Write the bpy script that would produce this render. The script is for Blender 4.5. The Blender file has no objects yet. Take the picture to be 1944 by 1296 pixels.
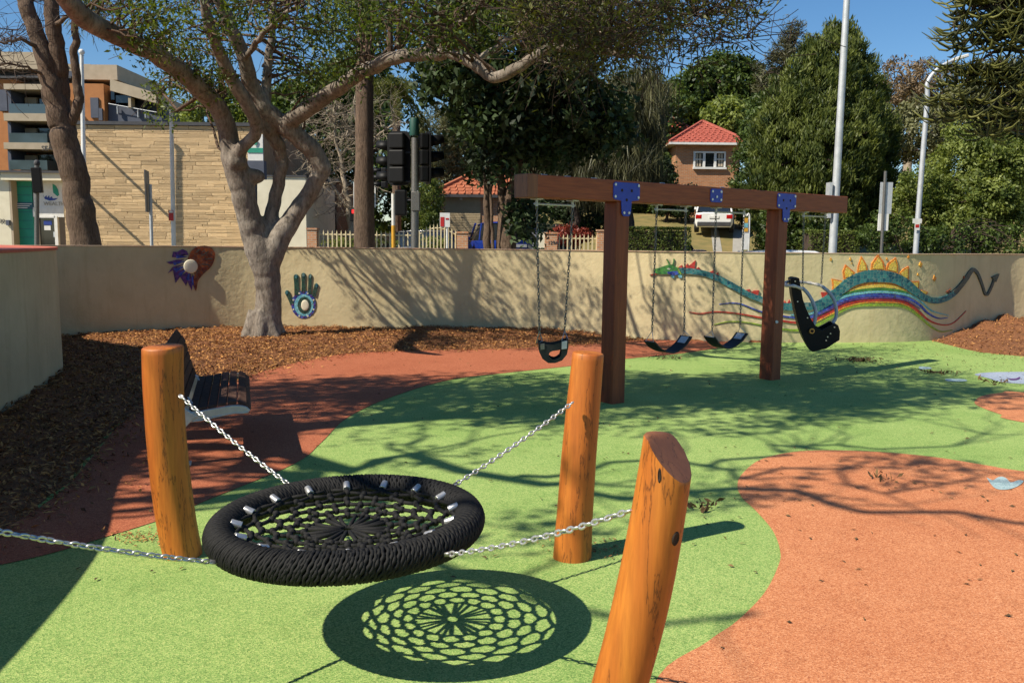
import bpy, bmesh, math, random
import numpy as np
from mathutils import Vector, Matrix, Euler, noise as mnoise
random.seed(11); rng = np.random.default_rng(11)
scene = bpy.context.scene
COL = scene.collection

# ------------------------------------------------------------------ camera, world, sun, exposure
FPX, CAMH, CX, CY = 1630.0, 1.69, 972.0, 648.0
PITCH, ROLL = math.atan(192 / FPX), 0.011
cd = bpy.data.cameras.new('camera'); cam = bpy.data.objects.new('camera', cd); COL.objects.link(cam)
cd.sensor_width = 36; cd.lens = 36 * FPX / 1944; cd.clip_end = 2000; cd.clip_start = 0.05
cam.matrix_world = Matrix.Translation((0, 0, CAMH)) @ Matrix.Rotation(math.pi / 2 - PITCH, 4, 'X') @ Matrix.Rotation(ROLL, 4, 'Z')
scene.camera = cam
SUN_EL = math.radians(45.5)
SH = Vector((0.865, 0.502))                    # direction in which shadows fall
world = bpy.data.worlds.new('World'); scene.world = world; world.use_nodes = True
wn = world.node_tree.nodes; wl = world.node_tree.links
sky = wn.new('ShaderNodeTexSky'); sky.sky_type = 'NISHITA'; sky.sun_disc = False
sky.sun_elevation = SUN_EL; sky.sun_rotation = math.atan2(-SH.x, -SH.y)
sky.air_density = 1.0; sky.dust_density = 0.1; sky.ozone_density = 4.0; sky.altitude = 50
wn['Background'].inputs['Strength'].default_value = 0.086
hsv = wn.new('ShaderNodeHueSaturation'); hsv.inputs['Saturation'].default_value = 1.2
wl.new(sky.outputs[0], hsv.inputs['Color']); wl.new(hsv.outputs[0], wn['Background'].inputs['Color'])
sd = bpy.data.lights.new('sun', 'SUN'); sun = bpy.data.objects.new('sun', sd); COL.objects.link(sun)
sd.energy = 5.0; sd.angle = math.radians(0.5); sd.color = (1.0, 0.92, 0.77)
tosun = Vector((-SH.x * math.cos(SUN_EL), -SH.y * math.cos(SUN_EL), math.sin(SUN_EL)))
sun.rotation_euler = tosun.to_track_quat('Z', 'Y').to_euler(); sun.location = tosun * 40
vs = scene.view_settings; vs.view_transform = 'Standard'; vs.look = 'None'; vs.gamma = 1; vs.exposure = 0.48
try: vs.use_curve_mapping = False
except Exception: pass
scene.cycles.max_bounces = 8; scene.cycles.transparent_max_bounces = 16

# ------------------------------------------------------------------ survey helpers (photo measurements -> metres)
_cp, _sp, _cr, _sr = math.cos(PITCH), math.sin(PITCH), math.cos(ROLL), math.sin(ROLL)
def _ray(px, py):
    u = (px - CX) / FPX; v = (py - CY) / FPX
    u, v = u * _cr + v * _sr, -u * _sr + v * _cr
    return Vector((u, _cp - v * _sp, -_sp - v * _cp))
def G(px, py, z=0.0):
    r = _ray(px, py); return Vector((0, 0, CAMH)) + r * ((z - CAMH) / r.z)
def D(px, py, Y):
    r = _ray(px, py); return Vector((0, 0, CAMH)) + r * (Y / r.y)
def rect(x0, y0, x1, y1, Y):
    xm, ym = (x0 + x1) / 2, (y0 + y1) / 2
    return D(x0, ym, Y).x, D(x1, ym, Y).x, D(xm, y1, Y).z, D(xm, y0, Y).z
def S(r, g, b, k=1.0):
    f = lambda c: ((c / 255 + 0.055) / 1.055) ** 2.4 if c > 10 else c / 255 / 12.92
    return (f(r) * k, f(g) * k, f(b) * k)

# ------------------------------------------------------------------ materials
MATS = {}
def _new(name):
    m = bpy.data.materials.new(name); m.use_nodes = True; MATS[name] = m
    nt = m.node_tree; return m, nt, nt.nodes, nt.links, nt.nodes['Principled BSDF']
def _coords(n, l, stretch=(1, 1, 1), facade=False):
    tc = n.new('ShaderNodeTexCoord'); mp = n.new('ShaderNodeMapping'); mp.inputs['Scale'].default_value = stretch
    src = tc.outputs['Object']
    if facade:
        s = n.new('ShaderNodeSeparateXYZ'); l.new(src, s.inputs[0])
        a = n.new('ShaderNodeMath'); a.operation = 'ADD'; l.new(s.outputs[0], a.inputs[0]); l.new(s.outputs[1], a.inputs[1])
        c = n.new('ShaderNodeCombineXYZ'); l.new(a.outputs[0], c.inputs[0]); l.new(s.outputs[2], c.inputs[1]); src = c.outputs[0]
    l.new(src, mp.inputs[0]); return mp.outputs[0]
def _noise(n, l, co, scale, detail=5, rough=0.6):
    t = n.new('ShaderNodeTexNoise'); t.inputs['Scale'].default_value = scale; t.inputs['Detail'].default_value = detail
    t.inputs['Roughness'].default_value = rough; l.new(co, t.inputs['Vector']); return t.outputs['Fac']
def _ramp(n, l, fac, stops):
    r = n.new('ShaderNodeValToRGB'); e = r.color_ramp.elements
    while len(e) < len(stops): e.new(0.5)
    for i, (p, c) in enumerate(stops): e[i].position = p; e[i].color = (*c[:3], 1)
    l.new(fac, r.inputs[0]); return r.outputs[0]
def _mix(n, l, fac, a, b, mode='MIX'):
    m = n.new('ShaderNodeMix'); m.data_type = 'RGBA'; m.blend_type = mode
    for k, s in ((0, fac), (6, a), (7, b)):
        if isinstance(s, (int, float)): m.inputs[k].default_value = s
        elif isinstance(s, tuple): m.inputs[k].default_value = (*s[:3], 1)
        else: l.new(s, m.inputs[k])
    return m.outputs[2]
def _bump(n, l, b, h, strength, dist=0.01):
    bp = n.new('ShaderNodeBump'); bp.inputs['Strength'].default_value = strength; bp.inputs['Distance'].default_value = dist
    l.new(h, bp.inputs['Height']); l.new(bp.outputs[0], b.inputs['Normal']); return bp
def mat(name, c1, c2=None, rough=0.7, metal=0.0, scale=6, detail=6, bump=0.0, bscale=None, bdist=0.01, stretch=(1, 1, 1), coat=0.0, orand=0.0, facade=False, spec=0.5):
    m, nt, n, l, b = _new(name)
    c2 = c2 or tuple(x * 0.78 for x in c1)
    co = _coords(n, l, stretch, facade)
    f = _noise(n, l, co, scale, detail)
    col = _ramp(n, l, f, ((0.32, c2), (0.68, c1)))
    if orand:
        oi = n.new('ShaderNodeObjectInfo'); hs = n.new('ShaderNodeHueSaturation')
        mr = n.new('ShaderNodeMapRange'); mr.inputs[3].default_value = 1 - orand; mr.inputs[4].default_value = 1 + orand
        l.new(oi.outputs['Random'], mr.inputs[0]); l.new(mr.outputs[0], hs.inputs['Value']); l.new(col, hs.inputs['Color']); col = hs.outputs[0]
    l.new(col, b.inputs['Base Color']); b.inputs['Roughness'].default_value = rough; b.inputs['Metallic'].default_value = metal
    b.inputs['Specular IOR Level'].default_value = spec
    if coat: b.inputs['Coat Weight'].default_value = coat; b.inputs['Coat Roughness'].default_value = 0.15
    if bump: _bump(n, l, b, _noise(n, l, co, bscale or scale * 4, 4), bump, bdist)
    return m
def rubber(name, stops, big):
    m, nt, n, l, b = _new(name)
    co = _coords(n, l)
    vo = n.new('ShaderNodeTexVoronoi'); vo.inputs['Scale'].default_value = 190; l.new(co, vo.inputs['Vector'])
    sp = n.new('ShaderNodeSeparateColor'); l.new(vo.outputs['Color'], sp.inputs[0])
    col = _ramp(n, l, sp.outputs[0], stops)
    f = _noise(n, l, co, 0.9, 5, 0.65)
    col = _mix(n, l, _ramp(n, l, f, ((0.35, (0, 0, 0)), (0.75, (0.55,) * 3))), col, big, 'MULTIPLY')
    f2 = _noise(n, l, co, 14, 6, 0.7)
    col = _mix(n, l, _ramp(n, l, f2, ((0.5, (0, 0, 0)), (0.8, (0.5,) * 3))), col, tuple(x * 0.8 for x in big), 'MULTIPLY')
    f3 = _noise(n, l, co, 3.2, 8, 0.72)
    col = _mix(n, l, _ramp(n, l, f3, ((0.56, (0, 0, 0)), (0.74, (0.4,) * 3))), col, (0.62, 0.56, 0.48), 'MULTIPLY')
    f4 = _noise(n, l, co, 0.45, 7, 0.7)
    col = _mix(n, l, _ramp(n, l, f4, ((0.46, (0, 0, 0)), (0.62, (0.45,) * 3))), col, big, 'MULTIPLY')
    l.new(col, b.inputs['Base Color']); b.inputs['Roughness'].default_value = 0.85; b.inputs['Specular IOR Level'].default_value = 0.25
    _bump(n, l, b, vo.outputs['Distance'], 0.45, 0.004)
    return m
def wood(name, c_light, c_mid, c_dark, rough=0.4, coat=0.3, crack=0.75, ringscale=9):
    m, nt, n, l, b = _new(name)
    def _coords(n, l, stretch):                        # every timber gets its own stretch of grain
        tc = n.new('ShaderNodeTexCoord'); oi = n.new('ShaderNodeObjectInfo'); mu = n.new('ShaderNodeMath'); mu.operation = 'MULTIPLY'; mu.inputs[1].default_value = 37.0; l.new(oi.outputs['Random'], mu.inputs[0])
        ad = n.new('ShaderNodeVectorMath'); ad.operation = 'ADD'; l.new(tc.outputs['Object'], ad.inputs[0]); l.new(mu.outputs[0], ad.inputs[1])
        mp = n.new('ShaderNodeMapping'); mp.inputs['Scale'].default_value = stretch; l.new(ad.outputs[0], mp.inputs[0]); return mp.outputs[0]
    co = _coords(n, l, (1, 1, 0.07)); co2 = _coords(n, l, (1, 1, 0.25))
    f = _noise(n, l, co, ringscale, 6, 0.55); f2 = _noise(n, l, co, 70, 4, 0.6); f3 = _noise(n, l, co2, 3.0, 3)
    col = _ramp(n, l, f, ((0.2, c_dark), (0.48, c_mid), (0.72, c_light)))
    col = _mix(n, l, _ramp(n, l, f2, ((0.35, (0.45,) * 3), (0.6, (0, 0, 0)))), col, tuple(x * 0.6 for x in c_mid))
    col = _mix(n, l, _ramp(n, l, f3, ((0.5, (0, 0, 0)), (0.66, (0.45,) * 3))), col, (c_mid[0] * 0.7, c_mid[1] * 0.5, c_mid[2] * 0.5))
    cc = _coords(n, l, (1, 1, 0.10))
    wv = _noise(n, l, cc, 7.5, 7, 0.62)
    d = n.new('ShaderNodeMath'); d.operation = 'SUBTRACT'; l.new(wv, d.inputs[0]); d.inputs[1].default_value = 0.5
    ab = n.new('ShaderNodeMath'); ab.operation = 'ABSOLUTE'; l.new(d.outputs[0], ab.inputs[0])
    cr = _ramp(n, l, ab.outputs[0], ((0.0, (crack,) * 3), (0.004, (crack * 0.7,) * 3), (0.009, (0, 0, 0))))
    col = _mix(n, l, cr, col, tuple(x * 0.22 for x in c_dark))
    l.new(col, b.inputs['Base Color']); b.inputs['Roughness'].default_value = rough
    b.inputs['Coat Weight'].default_value = coat; b.inputs['Coat Roughness'].default_value = 0.3
    inv = n.new('ShaderNodeMath'); inv.operation = 'MULTIPLY'; l.new(f2, inv.inputs[0]); inv.inputs[1].default_value = 1.0
    _bump(n, l, b, inv.outputs[0], 0.25, 0.004)
    return m
def leafmat(name, dark, light, trans=0.3, rough=0.5):
    m, nt, n, l, b = _new(name)
    at = n.new('ShaderNodeAttribute'); at.attribute_name = 'tint'
    col = _ramp(n, l, at.outputs['Fac'], ((0.0, dark), (1.0, light)))
    l.new(col, b.inputs['Base Color']); b.inputs['Roughness'].default_value = rough; b.inputs['Specular IOR Level'].default_value = 0.35
    tr = n.new('ShaderNodeBsdfTranslucent'); l.new(_mix(n, l, 1.0, col, (1.0, 1.0, 0.45), 'MULTIPLY'), tr.inputs[0])
    mx = n.new('ShaderNodeMixShader'); mx.inputs[0].default_value = trans
    l.new(b.outputs[0], mx.inputs[1]); l.new(tr.outputs[0], mx.inputs[2]); l.new(mx.outputs[0], n['Material Output'].inputs[0])
    return m
def brickmat(name, c1, c2, mortar, bw=0.23, bh=0.076, ms=0.012):
    m, nt, n, l, b = _new(name)
    co = _coords(n, l, facade=True)
    t = n.new('ShaderNodeTexBrick'); t.inputs['Scale'].default_value = 1; t.inputs['Brick Width'].default_value = bw; t.inputs['Row Height'].default_value = bh
    t.inputs['Mortar Size'].default_value = ms; t.inputs['Color1'].default_value = (*c1, 1); t.inputs['Color2'].default_value = (*c2, 1); t.inputs['Mortar'].default_value = (*mortar, 1)
    l.new(co, t.inputs['Vector'])
    f = _noise(n, l, co, 3, 5)
    col = _mix(n, l, _ramp(n, l, f, ((0.4, (0, 0, 0)), (0.7, (0.5,) * 3))), t.outputs['Color'], (0.7, 0.66, 0.62), 'MULTIPLY')
    l.new(col, b.inputs['Base Color']); b.inputs['Roughness'].default_value = 0.85
    _bump(n, l, b, t.outputs['Fac'], -0.4, 0.01)
    return m
def glass(name, c, rough=0.05):
    m, nt, n, l, b = _new(name); b.inputs['Base Color'].default_value = (*c, 1); b.inputs['Roughness'].default_value = rough
    b.inputs['Specular IOR Level'].default_value = 0.8; return m
def bark(name, light, dark, patch, sc=5, stretch=(1, 1, 0.35), bump=0.6):
    m, nt, n, l, b = _new(name); co = _coords(n, l, stretch); co1 = _coords(n, l)
    f = _noise(n, l, co, sc, 7, 0.65); f2 = _noise(n, l, co1, 2.2, 6, 0.62); f3 = _noise(n, l, co, sc * 6, 6, 0.7)
    col = _ramp(n, l, f, ((0.3, dark), (0.7, light)))
    col = _mix(n, l, _ramp(n, l, f2, ((0.5, (0, 0, 0)), (0.62, (0.8,) * 3))), col, patch)
    col = _mix(n, l, _ramp(n, l, f3, ((0.36, (0.7,) * 3), (0.55, (0, 0, 0)))), col, tuple(x * 0.45 for x in dark))
    l.new(col, b.inputs['Base Color']); b.inputs['Roughness'].default_value = 0.85; b.inputs['Specular IOR Level'].default_value = 0.2
    ad = n.new('ShaderNodeMath'); ad.operation = 'ADD'; l.new(f, ad.inputs[0]); l.new(f3, ad.inputs[1])
    _bump(n, l, b, ad.outputs[0], bump, 0.04)
    return m

# ------------------------------------------------------------------ objects and meshes
ORG = {}
def thing(name, label, cat, loc=(0, 0, 0), group=None, rz=0.0):
    o = bpy.data.objects.new(name, None); COL.objects.link(o); o.location = loc; o.rotation_euler = (0, 0, rz)
    o.empty_display_size = 0.2
    o['label'] = label; o['category'] = cat
    if group: o['group'] = group
    ORG[o.name] = Vector(loc); return o
def tag(o, label, cat, group=None, kind=None):
    if label: o['label'] = label
    if cat: o['category'] = cat
    if group: o['group'] = group
    if kind: o['kind'] = kind
    return o
def _orgof(p, local):
    if p is None or local: return None
    while p.parent: p = p.parent
    return ORG.get(p.name)
def link(name, me, m=None, parent=None, smooth=False, local=False, bevel=0.0, bseg=2):
    if m is not None: me.materials.append(MATS[m] if isinstance(m, str) else m)
    if smooth: me.polygons.foreach_set('use_smooth', [True] * len(me.polygons))
    o = bpy.data.objects.new(name, me); COL.objects.link(o)
    if parent is not None: o.parent = parent
    if bevel:
        b = o.modifiers.new('edge', 'BEVEL'); b.width = bevel; b.segments = bseg; b.limit_method = 'ANGLE'
    return o
class MB:
    def __init__(s): s.v = []; s.f = []
    def add(s, vs, fs):
        k = len(s.v); s.v += [tuple(p) for p in vs]; s.f += [tuple(i + k for i in q) for q in fs]; return s
    def box(s, x0, x1, y0, y1, z0, z1):
        return s.add([(x0, y0, z0), (x1, y0, z0), (x1, y1, z0), (x0, y1, z0), (x0, y0, z1), (x1, y0, z1), (x1, y1, z1), (x0, y1, z1)],
                     [(3, 2, 1, 0), (4, 5, 6, 7), (0, 1, 5, 4), (1, 2, 6, 5), (2, 3, 7, 6), (3, 0, 4, 7)])
    def obox(s, c, ax, ay, az):
        c, ax, ay, az = Vector(c), Vector(ax), Vector(ay), Vector(az)
        vs = [c + ax * i + ay * j + az * k for k in (-1, 1) for i, j in ((-1, -1), (1, -1), (1, 1), (-1, 1))]
        return s.add(vs, [(3, 2, 1, 0), (4, 5, 6, 7), (0, 1, 5, 4), (1, 2, 6, 5), (2, 3, 7, 6), (3, 0, 4, 7)])
    def tube(s, pts, rad, n=8, caps=True, closed=False):
        pts = [Vector(p) for p in pts]; m = len(pts)
        if not hasattr(rad, '__len__'): rad = [rad] * m
        up = None; vs = []; fs = []
        for i, p in enumerate(pts):
            if closed: t = pts[(i + 1) % m] - pts[i - 1]
            else: t = pts[min(i + 1, m - 1)] - pts[max(i - 1, 0)]
            if t.length < 1e-9: t = Vector((0, 0, 1))
            t.normalize()
            if up is None:
                up = Vector((1, 0, 0)) if abs(t.x) < 0.8 else Vector((0, 1, 0))
            up = up - t * up.dot(t); up.normalize(); w = t.cross(up)
            for k in range(n):
                a = 2 * math.pi * k / n; vs.append(p + (up * math.cos(a) + w * math.sin(a)) * rad[i])
        rows = m if closed else m - 1
        for i in range(rows):
            for k in range(n):
                a, b = i * n + k, i * n + (k + 1) % n; j = ((i + 1) % m) * n
                fs.append((a, b, j + (k + 1) % n, j + k))
        if caps and not closed:
            fs.append(tuple(range(n - 1, -1, -1))); fs.append(tuple((m - 1) * n + k for k in range(n)))
        return s.add(vs, fs)
    def rod(s, a, b, r, n=8, r2=None): return s.tube([a, b], [r, r if r2 is None else r2], n)
    def lathe(s, prof, n=16, c=(0, 0, 0)):
        vs = []; fs = []; c = Vector(c)
        for r, z in prof:
            for k in range(n):
                a = 2 * math.pi * k / n; vs.append(c + Vector((r * math.cos(a), r * math.sin(a), z)))
        for i in range(len(prof) - 1):
            for k in range(n): fs.append((i * n + k, i * n + (k + 1) % n, (i + 1) * n + (k + 1) % n, (i + 1) * n + k))
        fs.append(tuple(range(n - 1, -1, -1))); fs.append(tuple((len(prof) - 1) * n + k for k in range(n)))
        return s.add(vs, fs)
    def prism(s, poly, ext):
        ext = Vector(ext); n = len(poly); vs = [Vector(p) for p in poly]; vs += [p + ext for p in vs]
        fs = [tuple(range(n)), tuple(range(2 * n - 1, n - 1, -1))] + [((i + 1) % n, i, i + n, (i + 1) % n + n) for i in range(n)]
        return s.add(vs, fs)
    def ball(s, c, r, nu=12, nv=8, sc=(1, 1, 1)):
        c = Vector(c); vs = []; fs = []
        for j in range(nv + 1):
            t = math.pi * j / nv
            for i in range(nu):
                a = 2 * math.pi * i / nu
                vs.append(c + Vector((r * sc[0] * math.sin(t) * math.cos(a), r * sc[1] * math.sin(t) * math.sin(a), r * sc[2] * math.cos(t))))
        for j in range(nv):
            for i in range(nu): fs.append((j * nu + i, (j + 1) * nu + i, (j + 1) * nu + (i + 1) % nu, j * nu + (i + 1) % nu))
        return s.add(vs, fs)
    def build(s, name, m, parent=None, smooth=False, local=False, bevel=0.0, recalc=True, bseg=2):
        og = _orgof(parent, local)
        vs = s.v if og is None else [(x - og.x, y - og.y, z - og.z) for x, y, z in s.v]
        me = bpy.data.meshes.new(name); me.from_pydata(vs, [], s.f); me.update()
        if recalc:
            bm = bmesh.new(); bm.from_mesh(me); bmesh.ops.recalc_face_normals(bm, faces=bm.faces); bm.to_mesh(me); bm.free()
        o = link(name, me, m, parent, smooth, local, bevel, bseg)
        if smooth == 'angle':
            try: me.set_sharp_from_angle(angle=math.radians(40))
            except Exception: pass
        return o
def copy_tree(o, parent=None):
    c = o.copy(); COL.objects.link(c); c.parent = parent
    for ch in list(o.children): copy_tree(ch, c)
    return c
def catmull(pts, per=6, closed=False):
    P = [np.array(p, float) for p in pts]; n = len(P); out = []
    segs = n if closed else n - 1
    for i in range(segs):
        p0 = P[(i - 1) % n] if closed or i > 0 else 2 * P[0] - P[1]
        p1, p2 = P[i], P[(i + 1) % n]
        p3 = P[(i + 2) % n] if closed or i + 2 < n else 2 * P[-1] - P[-2]
        for k in range(per):
            t = k / per
            out.append(0.5 * (2 * p1 + (p2 - p0) * t + (2 * p0 - 5 * p1 + 4 * p2 - p3) * t * t + (3 * p1 - p0 - 3 * p2 + p3) * t ** 3))
    if not closed: out.append(P[-1])
    return out
def sheet(name, poly, z, m, kind='structure', thick=0.0):
    me = bpy.data.meshes.new(name); bm = bmesh.new()
    f = bm.faces.new([bm.verts.new((p[0], p[1], z)) for p in poly])
    bm.normal_update()
    if f.normal.z < 0: f.normal_flip()
    bmesh.ops.triangulate(bm, faces=bm.faces[:]); bm.to_mesh(me); bm.free()
    o = link(name, me, m)
    if kind: o['kind'] = kind
    return o
# leaves: numpy clouds of small bent quads carrying a colour-variation attribute
def leaves(name, m, parent, C, L, W, tint=None, up=0.0, droop=0.0, outward=None, ow=0.0, lvar=0.35, axis=None):
    C = np.asarray(C, float); n = len(C)
    a = rng.normal(size=(n, 3)); a[:, 2] -= droop
    if axis is not None: a = a * 0.35 + axis
    a /= np.linalg.norm(a, axis=1)[:, None] + 1e-9
    nn = rng.normal(size=(n, 3)); nn[:, 2] += up
    if outward is not None: nn = nn * (1 - ow) + outward * ow * 2
    b = np.cross(nn, a); b /= np.linalg.norm(b, axis=1)[:, None] + 1e-9
    nrm = np.cross(a, b)
    l = L * (1 + lvar * rng.uniform(-1, 1, n)); w = W * (1 + lvar * rng.uniform(-1, 1, n))
    a *= l[:, None] / 2; b *= w[:, None] / 2; nrm *= (w * 0.25)[:, None]
    V = np.stack([C - a, C + b + nrm, C + a, C - b + nrm], 1).reshape(-1, 3)
    og = _orgof(parent, False)
    if og is not None: V = V - np.array(og)
    me = bpy.data.meshes.new(name); me.vertices.add(4 * n); me.vertices.foreach_set('co', V.ravel())
    me.loops.add(4 * n); me.loops.foreach_set('vertex_index', np.arange(4 * n, dtype=np.int32))
    me.polygons.add(n); me.polygons.foreach_set('loop_start', np.arange(0, 4 * n, 4, dtype=np.int32))
    me.update(calc_edges=True)
    t = rng.uniform(0, 1, n) if tint is None else np.clip(np.asarray(tint) + rng.normal(0, 0.16, n), 0, 1)
    at = me.attributes.new('tint', 'FLOAT', 'POINT'); at.data.foreach_set('value', np.repeat(t, 4).astype(np.float32))
    return link(name, me, m, parent)
def clump_points(C, R, k):
    C = np.asarray(C, float); n = len(C); R = np.broadcast_to(np.asarray(R, float), (n,))
    d = rng.normal(size=(n, k, 3)); d /= np.linalg.norm(d, axis=2)[:, :, None]
    d *= (rng.uniform(0, 1, (n, k)) ** 0.5)[:, :, None] * R[:, None, None]
    return (C[:, None, :] + d).reshape(-1, 3), np.repeat(rng.uniform(0, 1, n), k)
def ellipsoid_points(ells, n, lo=0.72):
    vol = np.array([e[1][0] * e[1][1] + e[1][0] * e[1][2] for e in ells]); pick = rng.choice(len(ells), n, p=vol / vol.sum())
    d = rng.normal(size=(n, 3)); d /= np.linalg.norm(d, axis=1)[:, None]
    r = rng.uniform(lo ** 3, 1, n) ** (1 / 3)
    c = np.array([ells[i][0] for i in pick]); s = np.array([ells[i][1] for i in pick])
    return c + d * s * r[:, None], d / s * np.abs(s).min(axis=1)[:, None]
def wander(p, q, k, amp):
    p, q = np.array(p, float), np.array(q, float); L = np.linalg.norm(q - p)
    t = np.linspace(0, 1, k)[:, None]; o = p + (q - p) * t
    j = rng.normal(size=(k, 3)) * amp * L; j = np.cumsum(j, 0) * 0.6; j -= t * j[-1]; j[0] = 0
    return o + j
# ------------------------------------------------------------------ palette
rubber('green_rubber', ((0.0, (0.14, 0.235, 0.062)), (0.3, (0.23, 0.355, 0.098)), (0.6, (0.30, 0.425, 0.12)), (0.9, (0.45, 0.52, 0.175))), (0.72, 0.82, 0.70))
rubber('orange_rubber', ((0.0, (0.36, 0.115, 0.05)), (0.3, (0.52, 0.19, 0.08)), (0.7, (0.62, 0.25, 0.11)), (0.95, (0.72, 0.34, 0.17))), (0.86, 0.76, 0.72))
rubber('red_rubber', ((0.0, (0.26, 0.070, 0.032)), (0.35, (0.36, 0.105, 0.05)), (0.7, (0.45, 0.145, 0.07)), (0.95, (0.54, 0.20, 0.10))), (0.84, 0.76, 0.72))
rubber('pale_blue_rubber', ((0.0, (0.20, 0.33, 0.36)), (0.5, (0.34, 0.46, 0.47)), (1.0, (0.48, 0.58, 0.58))), (0.8, 0.84, 0.86))
rubber('lavender_rubber', ((0.0, (0.20, 0.25, 0.37)), (0.5, (0.34, 0.39, 0.49)), (1.0, (0.50, 0.54, 0.58))), (0.8, 0.84, 0.86))
mat('render_wall', (0.62, 0.515, 0.30), (0.51, 0.42, 0.24), rough=0.9, scale=1.6, detail=9, bump=0.5, bscale=9, bdist=0.02)
m_, _nt, _n, _l, _b = MATS['render_wall'], MATS['render_wall'].node_tree, MATS['render_wall'].node_tree.nodes, MATS['render_wall'].node_tree.links, MATS['render_wall'].node_tree.nodes['Principled BSDF']
_src = _b.inputs['Base Color'].links[0].from_socket; _co = _coords(_n, _l, (1, 1, 0.12)); _co2 = _coords(_n, _l)
_c = _mix(_n, _l, _ramp(_n, _l, _noise(_n, _l, _co, 5, 7, 0.7), ((0.52, (0, 0, 0)), (0.72, (0.45,) * 3))), _src, (0.72, 0.66, 0.58), 'MULTIPLY')
_c = _mix(_n, _l, _ramp(_n, _l, _noise(_n, _l, _co2, 11, 8, 0.75), ((0.60, (0, 0, 0)), (0.72, (0.5,) * 3))), _c, (0.66, 0.6, 0.52), 'MULTIPLY'); _l.new(_c, _b.inputs['Base Color'])
mat('wall_top', (0.50, 0.30, 0.20), (0.46, 0.36, 0.23), rough=0.9, scale=2.5, detail=8)
mat('coral_paint', (0.60, 0.145, 0.085), (0.48, 0.12, 0.07), rough=0.7, scale=5, bump=0.15)
mat('mulch', (0.34, 0.135, 0.045), (0.15, 0.055, 0.02), rough=0.95, scale=22, detail=9, bump=1.0, bscale=60, bdist=0.03)
mat('asphalt', (0.06, 0.06, 0.062), (0.045, 0.045, 0.046), rough=0.9, scale=40, bump=0.3)
mat('concrete', (0.36, 0.34, 0.30), (0.28, 0.265, 0.23), rough=0.9, scale=5, bump=0.2)
mat('dry_lawn', (0.25, 0.18, 0.06), (0.13, 0.12, 0.035), rough=0.95, scale=1.5, detail=9, bump=0.6, bscale=50)
mat('white_line', (0.75, 0.75, 0.72), rough=0.7)
wood('honey_timber', (0.62, 0.215, 0.027), (0.47, 0.130, 0.015), (0.27, 0.060, 0.008), rough=0.55, coat=0.06)
wood('end_grain', (0.30, 0.12, 0.045), (0.21, 0.075, 0.03), (0.12, 0.04, 0.018), rough=0.6, coat=0.1)
wood('red_timber', (0.32, 0.078, 0.021), (0.23, 0.052, 0.014), (0.13, 0.028, 0.009), rough=0.6, coat=0.0, crack=0.4, ringscale=14)
mat('red_timber_h', (0.33, 0.082, 0.022), (0.20, 0.045, 0.013), rough=0.6, coat=0.0, scale=4, detail=8, stretch=(1, 1, 12), bump=0.25, bscale=20)
mat('knot', (0.035, 0.014, 0.006), (0.015, 0.006, 0.003), rough=0.8, scale=40)
mat('black_rope', (0.013, 0.0125, 0.012), (0.007, 0.0065, 0.0065), rough=0.75, scale=60, bump=0.5, bscale=300, bdist=0.003, spec=0.3)
mat('steel', (0.66, 0.65, 0.63), (0.50, 0.49, 0.47), rough=0.36, metal=0.75, scale=30)
mat('dull_steel', (0.26, 0.25, 0.23), (0.17, 0.155, 0.14), rough=0.5, metal=0.85, scale=40)
mat('galvanised', (0.56, 0.58, 0.60), (0.44, 0.46, 0.48), rough=0.55, metal=0.35, scale=9)
mat('cast_aluminium', (0.60, 0.60, 0.54), (0.48, 0.48, 0.42), rough=0.5, metal=0.25, scale=14, bump=0.1)
mat('dark_slat', (0.13, 0.073, 0.053), (0.07, 0.04, 0.03), rough=0.75, spec=0.05, scale=18, stretch=(1, 1, 1), bump=0.2, orand=0.2)
mat('blue_steel', (0.012, 0.045, 0.46), (0.010, 0.035, 0.36), rough=0.4, scale=12, spec=0.5)
mat('black_rubber', (0.018, 0.018, 0.020), (0.011, 0.011, 0.012), rough=0.55, scale=20, bump=0.1)
mat('black_plastic', (0.006, 0.006, 0.007), (0.004, 0.004, 0.004), rough=0.55, spec=0.25, scale=10)
mat('clear_tube', (0.42, 0.47, 0.55), (0.32, 0.36, 0.43), rough=0.25, scale=12)
mat('white_padding', (0.74, 0.70, 0.64), (0.58, 0.54, 0.48), rough=0.8, scale=16, bump=0.5)
mat('brass', (0.6, 0.33, 0.10), rough=0.4, metal=0.7)
mat('white_paint', (0.74, 0.73, 0.70), (0.62, 0.61, 0.57), rough=0.6, scale=5)
mat('cream_paint', (0.72, 0.66, 0.50), (0.62, 0.56, 0.41), rough=0.8, scale=2.5)
mat('red_paint', (0.52, 0.02, 0.02), rough=0.5)
mat('yellow_paint', (0.70, 0.36, 0.03), rough=0.5)
mat('cap_green', (0.012, 0.075, 0.055), rough=0.6)
mat('sign_green', (0.02, 0.30, 0.20), (0.015, 0.24, 0.16), rough=0.6, scale=3)
mat('sign_blue', (0.02, 0.05, 0.28), rough=0.5)
mat('sign_teal', (0.03, 0.12, 0.16), rough=0.6)
mat('dark_grey', (0.055, 0.055, 0.06), (0.035, 0.035, 0.04), rough=0.7)
mat('slate_blue', (0.085, 0.095, 0.13), (0.06, 0.07, 0.10), rough=0.8, scale=2)
mat('apartment_orange', (0.44, 0.18, 0.06), (0.36, 0.14, 0.045), rough=0.85, scale=2)
mat('apartment_cream', (0.44, 0.36, 0.26), (0.37, 0.30, 0.21), rough=0.85, scale=2)
mat('fence_cream', (0.66, 0.56, 0.34), (0.54, 0.44, 0.25), rough=0.6, scale=20)
mat('roller_door', (0.50, 0.40, 0.25), (0.42, 0.33, 0.2), rough=0.6, scale=4)
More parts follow.
